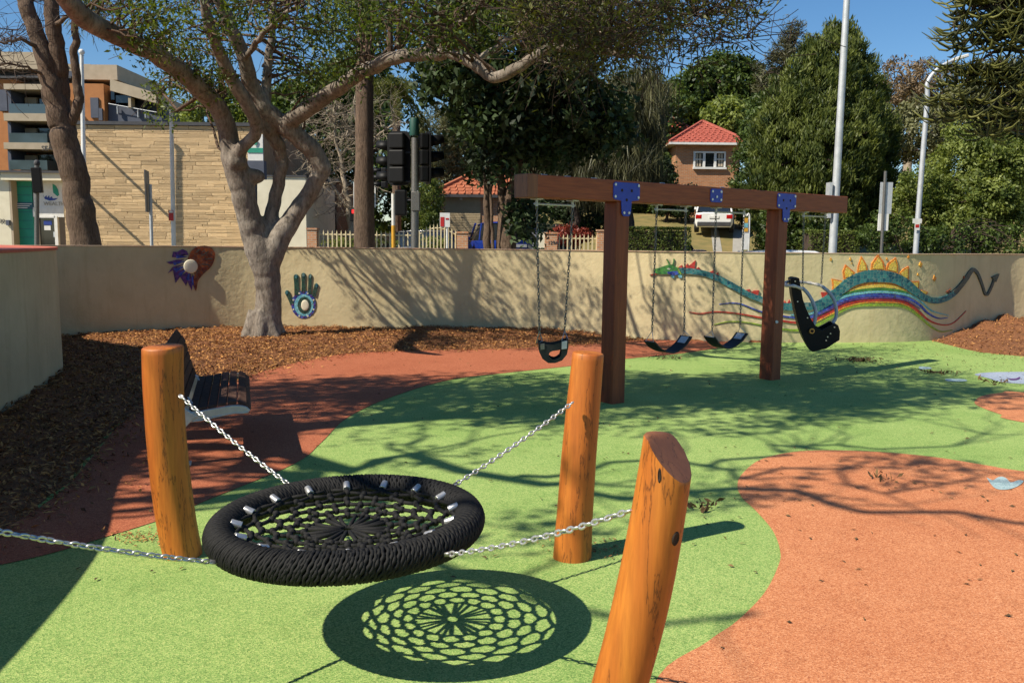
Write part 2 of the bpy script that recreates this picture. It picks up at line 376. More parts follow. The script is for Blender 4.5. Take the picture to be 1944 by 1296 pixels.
mat('terracotta', (0.42, 0.135, 0.06), (0.29, 0.08, 0.036), rough=0.8, scale=7, detail=8, bump=0.4)
mat('roof_red', (0.42, 0.10, 0.065), (0.29, 0.065, 0.04), rough=0.75, scale=6, detail=8, bump=0.3)
mat('sandstone', (0.66, 0.48, 0.27), (0.50, 0.33, 0.165), rough=0.9, scale=3.2, detail=8, bump=0.6, bscale=14, bdist=0.03, orand=0.24, stretch=(1, 1, 3))
mat('sandstone_mortar', (0.40, 0.29, 0.17), (0.3, 0.21, 0.12), rough=0.95)
brickmat('house_brick', (0.50, 0.20, 0.075), (0.38, 0.14, 0.05), (0.36, 0.27, 0.18))
brickmat('pier_brick', (0.52, 0.23, 0.10), (0.42, 0.17, 0.075), (0.45, 0.36, 0.26))
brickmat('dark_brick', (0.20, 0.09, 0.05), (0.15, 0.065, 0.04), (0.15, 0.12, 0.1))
glass('dark_glass', (0.015, 0.018, 0.02)); glass('rail_glass', (0.06, 0.085, 0.09), 0.1)
mat('car_white', (0.78, 0.78, 0.76), (0.74, 0.74, 0.72), rough=0.25, coat=0.6); mat('car_blue', (0.008, 0.03, 0.22), (0.007, 0.025, 0.18), rough=0.25, coat=0.6)
mat('car_silver', (0.20, 0.20, 0.22), (0.17, 0.17, 0.19), rough=0.3, metal=0.4, coat=0.6); mat('car_black', (0.02, 0.022, 0.028), rough=0.25, coat=0.6)
mat('tyre', (0.02, 0.02, 0.02), rough=0.9); mat('tail_light', (0.45, 0.01, 0.01), rough=0.2)
mt, _, n_, l_, b_ = _new('red_lamp'); b_.inputs['Base Color'].default_value = (0.6, 0.01, 0.01, 1); b_.inputs['Emission Color'].default_value = (1, 0.02, 0.02, 1); b_.inputs['Emission Strength'].default_value = 1.2
def mosaic(name, c1, c2, grout=(0.10, 0.09, 0.075), sc=26, rnd=1.0):
    m, nt, n, l, b = _new(name); co = _coords(n, l)
    v = n.new('ShaderNodeTexVoronoi'); v.inputs['Scale'].default_value = sc; l.new(co, v.inputs['Vector']); v.inputs['Randomness'].default_value = rnd
    e = n.new('ShaderNodeTexVoronoi'); e.feature = 'DISTANCE_TO_EDGE'; e.inputs['Scale'].default_value = sc; l.new(co, e.inputs['Vector']); e.inputs['Randomness'].default_value = rnd
    sp = n.new('ShaderNodeSeparateColor'); l.new(v.outputs['Color'], sp.inputs[0])
    col = _ramp(n, l, sp.outputs[0], ((0.0, c1), (1.0, c2)))
    col = _mix(n, l, _ramp(n, l, e.outputs['Distance'], ((0.015, (1, 1, 1)), (0.045, (0, 0, 0)))), col, grout)
    l.new(col, b.inputs['Base Color']); b.inputs['Roughness'].default_value = 0.55; b.inputs['Specular IOR Level'].default_value = 0.25
    _bump(n, l, b, e.outputs['Distance'], 0.4, 0.004); return m
mosaic('mosaic_teal', (0.008, 0.06, 0.10), (0.05, 0.21, 0.21), grout=(0.16, 0.22, 0.20), sc=17, rnd=0.55); mosaic('mosaic_green', (0.015, 0.13, 0.04), (0.08, 0.28, 0.05)); mosaic('mosaic_blue', (0.01, 0.02, 0.22), (0.06, 0.12, 0.50))
mosaic('mosaic_red', (0.35, 0.015, 0.02), (0.55, 0.05, 0.03)); mosaic('mosaic_orange', (0.60, 0.14, 0.02), (0.70, 0.27, 0.03)); mosaic('mosaic_yellow', (0.66, 0.42, 0.05), (0.75, 0.55, 0.12))
mosaic('mosaic_lime', (0.20, 0.33, 0.03), (0.35, 0.46, 0.06)); mosaic('mosaic_sky', (0.10, 0.36, 0.46), (0.25, 0.55, 0.60)); mosaic('mosaic_purple', (0.05, 0.015, 0.12), (0.17, 0.05, 0.25))
mosaic('mosaic_rust', (0.13, 0.022, 0.012), (0.30, 0.075, 0.02), sc=16); mosaic('mosaic_dark', (0.03, 0.05, 0.05), (0.07, 0.09, 0.08)); mosaic('mosaic_white', (0.5, 0.5, 0.42), (0.7, 0.68, 0.58))
mosaic('mosaic_flame', (0.66, 0.40, 0.05), (0.62, 0.19, 0.03), sc=18); mosaic('mosaic_deepgreen', (0.006, 0.03, 0.025), (0.02, 0.075, 0.05), sc=22)
bark('silver_bark', (0.36, 0.31, 0.255), (0.14, 0.112, 0.088), (0.21, 0.17, 0.135), sc=4)
bark('brown_bark', (0.22, 0.15, 0.105), (0.10, 0.065, 0.045), (0.16, 0.11, 0.075), sc=7, stretch=(1, 1, 0.22), bump=0.9)
bark('dark_bark', (0.12, 0.085, 0.065), (0.055, 0.038, 0.03), (0.09, 0.065, 0.05), sc=8, stretch=(1, 1, 0.25))
bark('pale_bark', (0.46, 0.38, 0.28), (0.30, 0.24, 0.17), (0.38, 0.30, 0.22), sc=6)
leafmat('leaf_olive', (0.030, 0.042, 0.010), (0.17, 0.18, 0.035), 0.45)
leafmat('leaf_mid', (0.022, 0.046, 0.010), (0.17, 0.22, 0.032), 0.48)
leafmat('leaf_glossy', (0.010, 0.020, 0.007), (0.045, 0.075, 0.02), 0.2, 0.62)
leafmat('leaf_conifer', (0.030, 0.052, 0.012), (0.17, 0.20, 0.042), 0.35)
leafmat('leaf_casuarina', (0.040, 0.042, 0.020), (0.13, 0.125, 0.055), 0.2)
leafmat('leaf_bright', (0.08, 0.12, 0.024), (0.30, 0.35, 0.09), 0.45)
leafmat('leaf_deep', (0.022, 0.044, 0.010), (0.11, 0.16, 0.03), 0.3)
leafmat('leaf_brown', (0.13, 0.085, 0.045), (0.26, 0.18, 0.10), 0.3)
leafmat('leaf_grey', (0.075, 0.08, 0.035), (0.20, 0.20, 0.09), 0.25)
leafmat('leaf_red', (0.16, 0.025, 0.02), (0.34, 0.07, 0.04), 0.25)
leafmat('leaf_pine', (0.020, 0.028, 0.009), (0.19, 0.19, 0.045), 0.15)
leafmat('litter', (0.05, 0.028, 0.012), (0.24, 0.15, 0.06), 0.0, 0.8)
leafmat('chip', (0.11, 0.040, 0.014), (0.62, 0.30, 0.095), 0.0, 0.9)

# ------------------------------------------------------------------ ground
def terrain(x, y):
    k = min(1, max(0, (x + 7) / 5)) if x > -7 else 0.0
    z = 0.0
    if y > 30: z = 0.185 * (min(y, 46) - 30)
    if y > 46: z += 0.09 * (min(y, 85) - 46)
    return z * (0.12 + 0.88 * k) - 0.06
xs = [-400, -150, -80, -40, -20, -10, -7, -5, -2, 0, 3, 6, 9, 12, 15, 18, 22, 30, 45, 80, 150, 400]
ys = [-300, -60, -10, 0, 10, 18, 20, 28.2, 30, 32, 34, 36, 38, 40, 43, 46, 55, 65, 85, 140, 300, 900]
mb = MB(); mb.add([(x, y, terrain(x, y)) for y in ys for x in xs], [(j * len(xs) + i, j * len(xs) + i + 1, (j + 1) * len(xs) + i + 1, (j + 1) * len(xs) + i) for j in range(len(ys) - 1) for i in range(len(xs) - 1)])
tag(mb.build('ground', 'dry_lawn'), None, None, kind='structure')
tag(MB().box(-300, 300, 20.2, 28.0, -0.2, -0.045).build('road', 'asphalt'), None, None, kind='structure')
tag(MB().box(-300, 300, 17.2, 20.0, -0.2, 0.03).build('pavement', 'concrete'), None, None, kind='structure')
tag(MB().box(-300, 300, 28.2, 29.9, -0.2, 0.03).build('pavement', 'concrete'), None, None, kind='structure')
tag(MB().box(-300, 300, 20.0, 20.2, -0.2, 0.045).build('kerb', 'concrete', bevel=0.02), None, None, kind='structure')
tag(MB().box(-300, 300, 28.0, 28.2, -0.2, 0.045).build('kerb', 'concrete', bevel=0.02), None, None, kind='structure')
road = bpy.data.objects['road']
for k in range(-10, 16): MB().box(k * 3.0, k * 3.0 + 1.2, 24.05, 24.17, -0.045, -0.041).build('lane_marking', 'white_line', road)

# wall line (face toward the playground), measured in metres
WALL = [(-3.1, -1.0), (-3.2, 1.2), (-3.35, 2.7), (-3.6, 3.9), (-4.08, 5.2), (-4.616, 7.609), (-4.80, 8.42), (-5.08, 9.35), (-5.40, 10.2), (-6.2, 11.1), (-7.2, 11.85), (-7.85, 12.45), (-7.75, 13.0), (-7.096, 13.537), (-5.975, 14.394), (-4.59, 15.05),
        (-2.559, 15.232), (0, 15.317), (1.474, 15.125), (2.544, 14.82), (4.0, 14.62), (5.335, 14.694), (6.66, 14.87), (7.75, 15.36), (8.8, 16.15), (9.9, 16.75), (11.2, 16.85), (12.6, 16.5), (14.5, 16.2), (17, 16.6)]
WL = np.array(catmull([(a, b, 0) for a, b in WALL], 8))[:, :2]
WH = 1.52
def wall_normals(P):
    t = np.gradient(P, axis=0); t /= np.linalg.norm(t, axis=1)[:, None]
    return np.stack([t[:, 1], -t[:, 0]], 1)           # toward the playground
WN = wall_normals(WL)
wt = thing('garden_wall', 'curving cream rendered wall with a coral painted top around the playground', 'wall', (0, 15.3, 0))
iA = 12 * 8 + 4                                         # where the solid planter end meets the thin wall
outer = WL - WN * 0.28
nz = 7
def wave_wall(p, z): return 0.012 * mnoise.noise(Vector((p[0] * 1.3, p[1] * 1.3, z * 1.6))) + 0.006 * mnoise.noise(Vector((p[0] * 4, p[1] * 4, z * 4)))
mb = MB(); vs = []; fs = []
N = len(WL)
for i in range(N):
    for k in range(nz):
        z = -0.1 + (WH + 0.1) * k / (nz - 1); d = wave_wall(WL[i], z)
        vs.append((WL[i][0] + WN[i][0] * d, WL[i][1] + WN[i][1] * d, z))
for i in range(N - 1):
    for k in range(nz - 1): fs.append((i * nz + k, (i + 1) * nz + k, (i + 1) * nz + k + 1, i * nz + k + 1))
mb.add(vs, fs)
vs = []; fs = []
for i in range(iA - 6, N): vs += [(outer[i][0], outer[i][1], -0.1), (outer[i][0], outer[i][1], WH)]
fs = [(2 * k, 2 * k + 1, 2 * k + 3, 2 * k + 2) for k in range(N - iA + 5)]
mb.add(vs, fs); mb.build('rendered_face', 'render_wall', wt, smooth=True, recalc=False)
# coral top: thin ribbon along the wall, filled out to a solid planter head at the left
inn = WL + WN * 0.012
topo = [(p[0], p[1]) for p in inn[:iA - 8]] + [(-9.5, 12.9), (-11, 12), (-11, -1)]
MB().prism([(x, y, WH + 0.002) for x, y in topo], (0, 0, 0.03)).build('painted_top', 'coral_paint', wt)
mb = MB(); vs = []
for i in range(iA - 14, N):
    for q in (inn[i], outer[i] - WN[i] * 0.012):
        vs += [(q[0], q[1], WH - 0.001), (q[0], q[1], WH + 0.012)]
m_ = N - iA + 14; fs = []
for k in range(m_ - 1):
    a, b = 4 * k, 4 * k + 4
    fs += [(a, b, b + 1, a + 1), (a + 1, b + 1, b + 3, a + 3), (a + 3, b + 3, b + 2, a + 2), (a, a + 2, b + 2, b)]
mb.add(vs, fs); mb.build('weathered_top', 'wall_top', wt)
def W(px, py, off=0.012):
    """photo point -> point on the wall face"""
    r = _ray(px, py); best = None
    for i in range(iA - 4, N - 1):
        a, b = WL[i], WL[i + 1]; e = b - a
        den = r.x * (-e[1]) + r.y * e[0]
        if abs(den) < 1e-9: continue
        t = (a[0] * (-e[1]) + a[1] * e[0]) / den; s = (r.x * a[1] - r.y * a[0]) / den * -1
        q = np.array([r.x * t, r.y * t]); s = np.dot(q - a, e) / np.dot(e, e)
        if t > 0 and -1e-6 <= s <= 1 + 1e-6 and (best is None or t < best[0]): best = (t, q, WN[i])
    t, q, n = best
    return Vector((q[0] + n[0] * off, q[1] + n[1] * off, CAMH + r.z * t)), Vector((n[0], n[1], 0))

# rubber surfacing
PG = [(p[0], p[1]) for p in outer[:]] + [(17, -6), (-4.6, -6)]
sheet('playground_surface', [(p[0], p[1]) for p in WL[::2]] + [(17, -6), (-4.6, -6)], 0.0, 'green_rubber')
gp = lambda pts: [G(*p) for p in pts]
low = [(-60, 1085), (80, 1055), (176, 1027), (310, 985), (385, 953), (560, 880), (610, 840), (660, 793), (740, 755), (850, 722), (960, 708), (1082, 695), (1190, 681), (1256, 675), (1315, 668), (1360, 661), (1400, 652)]
upp = [(1395, 645), (1330, 642), (1240, 644), (1190, 648), (1082, 655), (950, 662), (711, 668), (600, 680), (500, 705), (380, 740), (250, 790), (190, 850), (120, 930), (0, 1010), (-80, 1050)]
lowc = catmull(gp(low), 5); uppc = catmull(gp(upp), 5)
sheet('rubber_path', [(p[0], p[1]) for p in lowc + uppc], 0.004, 'red_rubber')
blob = gp([(1240, 1310), (1344, 1218), (1398, 1180), (1451, 1126), (1478, 1073), (1481, 1046), (1467, 1008), (1435, 970), (1408, 944), (1400, 922), (1408, 901), (1441, 874), (1494, 860), (1559, 855), (1666, 858), (1774, 868), (1881, 885), (1944, 895)])
blob += [Vector((5.0, 5.6, 0)), Vector((5.6, 4.0, 0)), Vector((5.0, 2.2, 0)), Vector((3.4, 1.2, 0)), Vector((1.4, 1.4, 0)), Vector((0.5, 2.1, 0))]
sheet('rubber_island', [(p[0], p[1]) for p in catmull(blob, 6, True)], 0.004, 'orange_rubber')
c2 = gp([(1850, 764), (1864, 752), (1900, 746), (1944, 745)]); e2 = gp([(1944, 802), (1900, 787), (1864, 774)])
sheet('rubber_island', [(p[0], p[1]) for p in catmull(c2 + [Vector((7.2, 8.9, 0)), Vector((7.3, 7.4, 0)), Vector((6.2, 6.6, 0))] + e2, 6, True)], 0.004, 'orange_rubber')
o = sheet('ground_motif', [(p[0], p[1]) for p in catmull(gp([(1873, 908), (1884, 913), (1893, 908), (1901, 906), (1910, 909), (1919, 917), (1932, 913), (1943, 914), (1936, 922), (1920, 929), (1901, 931), (1886, 926)]), 3, True)], 0.008, 'pale_blue_rubber', None)
tag(o, 'pale blue wing-shaped inlay in the big orange rubber island', 'ground inlay')
o = sheet('ground_motif', [(p[0], p[1]) for p in catmull(gp([(1850, 711), (1878, 707), (1944, 706), (2000, 706), (2000, 730), (1944, 729), (1900, 725), (1876, 718)]), 4, True)], 0.004, 'lavender_rubber', None)
tag(o, 'wide lavender and white inlay in the green rubber near the far mulch', 'ground inlay')
fish = o
for pts in (((1908, 714), (1915, 719), (1928, 719), (1936, 716), (1934, 721), (1918, 722)),):
    q = sheet('fish_outline', [(p[0], p[1]) for p in catmull(gp(pts), 3, True)], 0.008, 'mosaic_purple', None); q.parent = fish
for pts, nm in ((((1745, 696), (1764, 697), (1768, 700), (1748, 701)), 'short pale blue inlay stroke in the green rubber under the far end of the mural'), (((1796, 719), (1830, 720), (1834, 724), (1800, 724)), 'thin pale blue inlay stroke beside the wide lavender inlay')):
    o = sheet('ground_motif', [(p[0], p[1]) for p in catmull(gp(pts), 3, True)], 0.004, 'pale_blue_rubber', None); tag(o, nm, 'ground inlay')

# mulch beds: bumpy mounds plus loose chips
def poly_contains(P, x, y):
    P = np.asarray(P); x = np.asarray(x); y = np.asarray(y); ins = np.zeros(x.shape, bool); j = len(P) - 1
    for i in range(len(P)):
        c = ((P[i, 1] > y) != (P[j, 1] > y)) & (x < (P[j, 0] - P[i, 0]) * (y - P[i, 1]) / (P[j, 1] - P[i, 1] + 1e-12) + P[i, 0]); ins ^= c; j = i
    return ins
def edge_dist(P, x, y):
    P = np.asarray(P); best = np.full(np.shape(x), 1e9)
    for i in range(len(P) - 1):
        a, e = P[i], P[i + 1] - P[i]; t = np.clip(((x - a[0]) * e[0] + (y - a[1]) * e[1]) / (e @ e + 1e-12), 0, 1)
        best = np.minimum(best, np.hypot(x - a[0] - t * e[0], y - a[1] - t * e[1]))
    return best
def mulch_bed(edge, wall, hmax, slope, label, n_chip):
    E = np.array([(p[0], p[1]) for p in edge]); poly = np.vstack([E, wall]); 
    x0, y0 = poly.min(0); x1, y1 = poly.max(0); st = 0.11
    gx = np.arange(x0 - st, x1 + st, st); gy = np.arange(y0 - st, y1 + st, st)
    X, Y = np.meshgrid(gx, gy); ins = poly_contains(poly, X, Y); de = edge_dist(E, X, Y)
    wig = np.vectorize(lambda a, b: mnoise.noise(Vector((a * 3, b * 3, 0))) + 0.5 * mnoise.noise(Vector((a * 9, b * 9, 3))))(X, Y)
    def hf(de, w): return np.minimum(hmax, de * slope) * (1 + 0.25 * w) + 0.022 * w * np.minimum(1, de * 4) + 0.006
    Z = np.where(ins, hf(de, wig), -0.01 - de * 0.3)
    Z = np.maximum(Z, -0.05)
    keep = ins | (de < 0.12)
    for dx in (-1, 0, 1):
        for dy in (-1, 0, 1): keep |= np.roll(np.roll(ins, dx, 1), dy, 0)
    idx = -np.ones(X.shape, int); idx[keep] = np.arange(keep.sum())
    V = np.stack([X[keep], Y[keep], Z[keep]], 1); q = []
    for j in range(X.shape[0] - 1):
        for i in range(X.shape[1] - 1):
            c = (idx[j, i], idx[j, i + 1], idx[j + 1, i + 1], idx[j + 1, i])
            if min(c) >= 0: q.append(c)
    me = bpy.data.meshes.new('mulch_bed'); me.from_pydata(V.tolist(), [], q); me.update()
    o = link('mulch_bed', me, 'mulch', smooth=True); o['kind'] = 'structure'
    # chips
    px = rng.uniform(x0, x1, n_chip * 3); py = rng.uniform(y0, y1, n_chip * 3)
    k = poly_contains(poly, px, py) | (edge_dist(E, px, py) < rng.exponential(0.11, n_chip * 3)); px, py = px[k][:n_chip], py[k][:n_chip]
    ii = np.clip(((py - gy[0]) / st).round().astype(int), 0, len(gy) - 1); jj = np.clip(((px - gx[0]) / st).round().astype(int), 0, len(gx) - 1)
    pz = np.maximum(Z[ii, jj], 0.004) + rng.uniform(0.004, 0.022, len(px))
    C = np.stack([px, py, pz], 1)
    a = rng.normal(size=(len(px), 3)); a[:, 2] *= 0.25
    o = leaves('mulch_chips', 'chip', None, C, 0.046, 0.014, lvar=0.75, tint=rng.uniform(0, 1, len(px)) ** 1.3, up=3.0, axis=a)
    tag(o, label, None, kind='stuff')
mulch_bed(uppc[:-1][:], WL[: 19 * 8 + 2 + 12:2], 0.12, 0.10, 'loose brown wood chips lying on the curved bed along the wall', 90000)
rb = catmull(gp([(1770, 647), (1800, 655), (1850, 667), (1944, 677), (2050, 690)]) + [Vector((14, 11.2, 0)), Vector((17, 11.2, 0))], 5)
wr = WL[(22 * 8 + 6):][::-1]
mulch_bed(rb, wr, 0.30, 0.15, 'loose tan wood chips on the mounded bed past the dragon tail', 16000)
# ------------------------------------------------------------------ wall mosaics
def wall_poly(name, pts, m, parent, off=0.014, scale=None, org=None, skin=False):
    if org: pts = [(org[0] + x / org[2], org[1] + y / org[2]) for x, y in pts]
    F_ = []; B_ = []
    for x, y in pts:
        p, n = W(x, y, off); F_.append(p); B_.append(p - n * (off + 0.01))
    n = len(pts); mb = MB(); mb.add(F_ + B_, [tuple(range(n))] + [((i + 1) % n, i, i + n, (i + 1) % n + n) for i in range(n)])
    return mb.build(name, m, parent)
def wall_ribbon(name, pts, m, parent, off=0.016, per=4):
    C = np.array(catmull([(p[0], p[1], p[2]) for p in pts], per))
    t = np.gradient(C[:, :2], axis=0); t /= np.linalg.norm(t, axis=1)[:, None] + 1e-9
    nn = np.stack([-t[:, 1], t[:, 0]], 1); mb = MB(); vs = []
    for c, q in zip(C, nn):
        hw = max(c[2], 0.25)
        for s in (-1, 1):
            p, n = W(c[0] + q[0] * hw * s, c[1] + q[1] * hw * s, off); vs += [p - n * (off + 0.01), p]
    k = len(C); fs = []
    for i in range(k - 1):
        a, b = 4 * i, 4 * i + 4
        fs += [(a + 1, b + 1, b + 3, a + 3), (a, b, b + 1, a + 1), (a + 2, a + 3, b + 3, b + 2)]
    mb.add(vs, fs); return mb.build(name, m, parent)
def smooth_poly(pts, per=4): return [(p[0], p[1]) for p in catmull([(x, y, 0) for x, y in pts], per, True)]

H5 = (300, 440, 5.718)
t = thing('heart_mosaic', 'heart-shaped mosaic with purple feathers and round cream centre on the wall', 'wall mosaic', W(370, 505)[0])
wall_poly('heart_half', smooth_poly([(345, 235), (380, 190), (440, 158), (520, 152), (585, 180), (617, 235), (610, 305), (570, 385), (500, 450), (440, 520), (425, 575), (412, 640), (393, 600), (383, 520), (395, 455), (330, 400), (320, 320)]), 'mosaic_rust', t, 0.016, org=H5)
for a, c, b in (((330, 250), (265, 188), (160, 240)), ((300, 250), (165, 215), (150, 275)), ((290, 300), (88, 330), (130, 350)), ((280, 350), (105, 450), (160, 380)), ((290, 400), (190, 555), (160, 410)), ((320, 430), (305, 590), (220, 460)), ((350, 450), (368, 640), (290, 480)), ((385, 470), (408, 642), (340, 500))):
    wall_poly('feather', [a, ((a[0] + c[0]) / 2 + 14, (a[1] + c[1]) / 2 - 12), c, b, ((b[0] + a[0]) / 2 - 6, (b[1] + a[1]) / 2 + 20)], 'mosaic_purple', t, 0.014, org=H5)
for a, c, b in (((320, 275), (195, 245), (200, 290)), ((300, 320), (160, 330), (175, 365)), ((300, 370), (165, 400), (190, 440)), ((310, 400), (215, 460), (240, 490)), ((340, 430), (300, 520), (340, 530)), ((370, 450), (362, 590), (385, 560))):
    wall_poly('feather', [a, c, b], 'mosaic_blue', t, 0.021, org=H5)
for a, b in (((470, 260), (545, 215)), ((500, 300), (590, 290)), ((470, 350), (560, 360)), ((410, 230), (450, 190))):
    wall_ribbon('tile_line', [(300 + a[0] / 5.718, 440 + a[1] / 5.718, 0.5), (300 + b[0] / 5.718, 440 + b[1] / 5.718, 0.9)], 'mosaic_dark', t, 0.022, 2)
p, nrm = W(300 + 352 / 5.718, 440 + 375 / 5.718, 0.0)
def wall_dome(name, p, nrm, rx, rz, h, m, parent, ring=0.0):
    side = Vector((-nrm.y, nrm.x, 0)); mb = MB(); vs = []; fs = []; k = 20; lv = [(1, 0.0), (1, 0.6), (0.93, 0.85), (0.75, 0.97), (0.4, 1.0)]
    for r, hh in lv:
        for i in range(k):
            a = 2 * math.pi * i / k; vs.append(p + side * (rx * r * math.cos(a)) + Vector((0, 0, rz * r * math.sin(a))) + nrm * (h * hh))
    for j in range(len(lv) - 1):
        for i in range(k): fs.append((j * k + i, j * k + (i + 1) % k, (j + 1) * k + (i + 1) % k, (j + 1) * k + i))
    fs.append(tuple((len(lv) - 1) * k + i for i in range(k))); mb.add(vs, fs); return mb.build(name, m, parent, smooth='angle')
wall_dome('centre_boss', p, nrm, 0.115, 0.118, 0.05, 'cream_paint', t)

t = thing('hand_mosaic', 'green open hand mosaic with ringed palm on the wall', 'wall mosaic', W(578, 575)[0])
ring = [(1580 + 132 * math.cos(a), 790 + 148 * math.sin(a)) for a in np.linspace(0, 2 * math.pi, 32, endpoint=False)]
wall_poly('palm', ring, 'mosaic_blue', t, 0.014, org=H5)
wall_poly('palm_inlay', [(1585 + 104 * math.cos(a), 795 + 118 * math.sin(a)) for a in np.linspace(0, 2 * math.pi, 28, endpoint=False)], 'mosaic_sky', t, 0.019, org=H5)
wall_poly('palm_inlay', [(1590 + 72 * math.cos(a), 795 + 92 * math.sin(a)) for a in np.linspace(0, 2 * math.pi, 28, endpoint=False)], 'mosaic_deepgreen', t, 0.023, org=H5)
for k in range(16):
    a = 2 * math.pi * k / 16; cx, cy = 1580 + 118 * math.cos(a), 790 + 133 * math.sin(a)
    wall_poly('rim_tile', [(cx + 12 * math.cos(b), cy + 11 * math.sin(b)) for b in np.linspace(0, 6.28, 7)[:-1]], 'mosaic_white' if k % 2 else 'mosaic_purple', t, 0.019, org=H5)
for (a, b, hw) in (((1508, 690), (1500, 470), 28), ((1580, 660), (1580, 455), 25), ((1645, 680), (1654, 468), 22), ((1692, 700), (1722, 568), 22), ((1462, 790), (1398, 645), 25)):
    q = np.array(a, float); w = np.array(b, float); f = lambda p, h: (H5[0] + p[0] / H5[2], H5[1] + p[1] / H5[2], h / H5[2])
    wall_ribbon('finger', [f(q, hw * 0.95), f(q + (w - q) * 0.5, hw * 0.85), f(q + (w - q) * 0.88, hw), f(w, hw * 0.75), f(w + (w - q) * 0.04, hw * 0.2)], 'mosaic_deepgreen', t, 0.016)
    wall_poly('fingertip', [(w[0] + hw * 0.6 * math.cos(s), w[1] + 12 + 24 * math.sin(s)) for s in np.linspace(0, 6.28, 11)[:-1]], 'mosaic_teal', t, 0.021, org=H5)
p, nrm = W(300 + 1598 / 5.718, 440 + 797 / 5.718, 0.0); wall_dome('centre_boss', p, nrm, 0.07, 0.10, 0.035, 'cream_paint', t)

t = thing('dragon_mosaic', 'long teal dragon mosaic over a rainbow, with flame spines, along the wall', 'wall mosaic', W(1600, 560)[0])
B = [(1287, 513, 5), (1300, 514, 5.5), (1322, 516, 5.5), (1340, 520, 5.2), (1360, 527, 5.8), (1380, 537, 6), (1400, 548, 5.6), (1420, 559, 5.2), (1441, 567, 5.5), (1466, 577, 6), (1493, 582, 7), (1527, 581.5, 7), (1550, 579, 7.5), (1570, 569, 8.5), (1589, 554, 9), (1615, 534.5, 10), (1642, 525, 11), (1669.5, 524, 11.5), (1697, 528, 10), (1720, 540, 9), (1740, 556, 7), (1755.5, 566, 6), (1775, 570.7, 5.5), (1794.5, 566, 5), (1810, 556, 4.5), (1824, 540, 4), (1833.6, 526.7, 4), (1841.5, 514.5, 3.5), (1847, 512, 3.2), (1855, 521, 2.5), (1863, 542, 2.2), (1868, 557, 2), (1873, 558.5, 2), (1880.5, 544, 1.8), (1886, 528.6, 1.6)]
wall_ribbon('body', B[:25], 'mosaic_teal', t, 0.030, 4)
wall_ribbon('tail', B[24:], 'mosaic_dark', t, 0.030, 4)
wall_poly('tail_tip', [(1880.5, 526), (1895, 519.5), (1888.5, 535)], 'mosaic_dark', t, 0.032)
H3 = (1220, 480, 7.477); H1 = (1450, 490, 6.48); H2 = (1560, 470, 5.116)
for q in (((1200, 430), (1245, 395), (1225, 445)), ((1360, 320), (1372, 275), (1392, 300)), ((1235, 440), (1255, 420), (1262, 445))): wall_poly('spine', q, 'mosaic_rust', t, 0.024, org=H2)
for q in (((500, 208), (558, 168), (562, 212)), ((578, 212), (640, 148), (632, 215)), ((620, 212), (750, 105), (735, 225)), ((760, 225), (795, 200), (835, 245)), ((945, 275), (1022, 235), (1015, 300)), ((1030, 310), (1072, 268), (1075, 335)), ((1455, 528), (1522, 513), (1510, 560)), ((1535, 565), (1572, 535), (1650, 530), (1632, 600))): wall_poly('spine', q, 'mosaic_red', t, 0.024, org=H3)
for q in (((235, 565), (255, 520), (285, 565)), ((280, 565), (310, 508), (328, 565))): wall_poly('spine', q, 'mosaic_red', t, 0.024, org=H1)
for q in (((95, 300), (150, 312), (210, 325), (170, 395), (100, 425), (102, 360)), ((228, 163), (275, 205), (325, 245), (280, 300), (212, 310), (200, 230)), ((380, 80), (425, 150), (445, 235), (340, 245), (348, 180)), ((545, 63), (598, 140), (612, 228), (470, 225), (482, 150)), ((715, 95), (735, 170), (735, 260), (612, 228), (640, 150)), ((840, 180), (838, 310), (790, 310), (742, 255), (790, 205)), ((940, 325), (935, 412), (880, 400), (838, 325)), ((960, 408), (1027, 432), (1005, 458), (925, 435))):
    fl = wall_poly('flame', q, 'mosaic_orange', t, 0.020, org=H2)
    c = np.mean(q, 0); wall_poly('flame_heart', [tuple(c + (np.array(p) - c) * 0.68) for p in q], 'mosaic_yellow', fl, 0.025, org=H2)
wall_poly('flame', [(700, 420), (790, 415), (770, 490), (715, 480)], 'mosaic_red', t, 0.02, org=H1)
for x, y, s in ((85, 115, 16), (275, 112, 16), (628, 112, 14), (838, 92, 16), (955, 165, 24), (930, 262, 13), (1088, 300, 26), (290, 150, 10)):
    wall_poly('spark', [(x, y - s * 1.3), (x + s * 0.7, y - s * 0.2), (x + s * 0.2, y + s * 1.1), (x - s * 0.6, y + s * 0.3)], 'mosaic_flame', t, 0.018, org=H2)
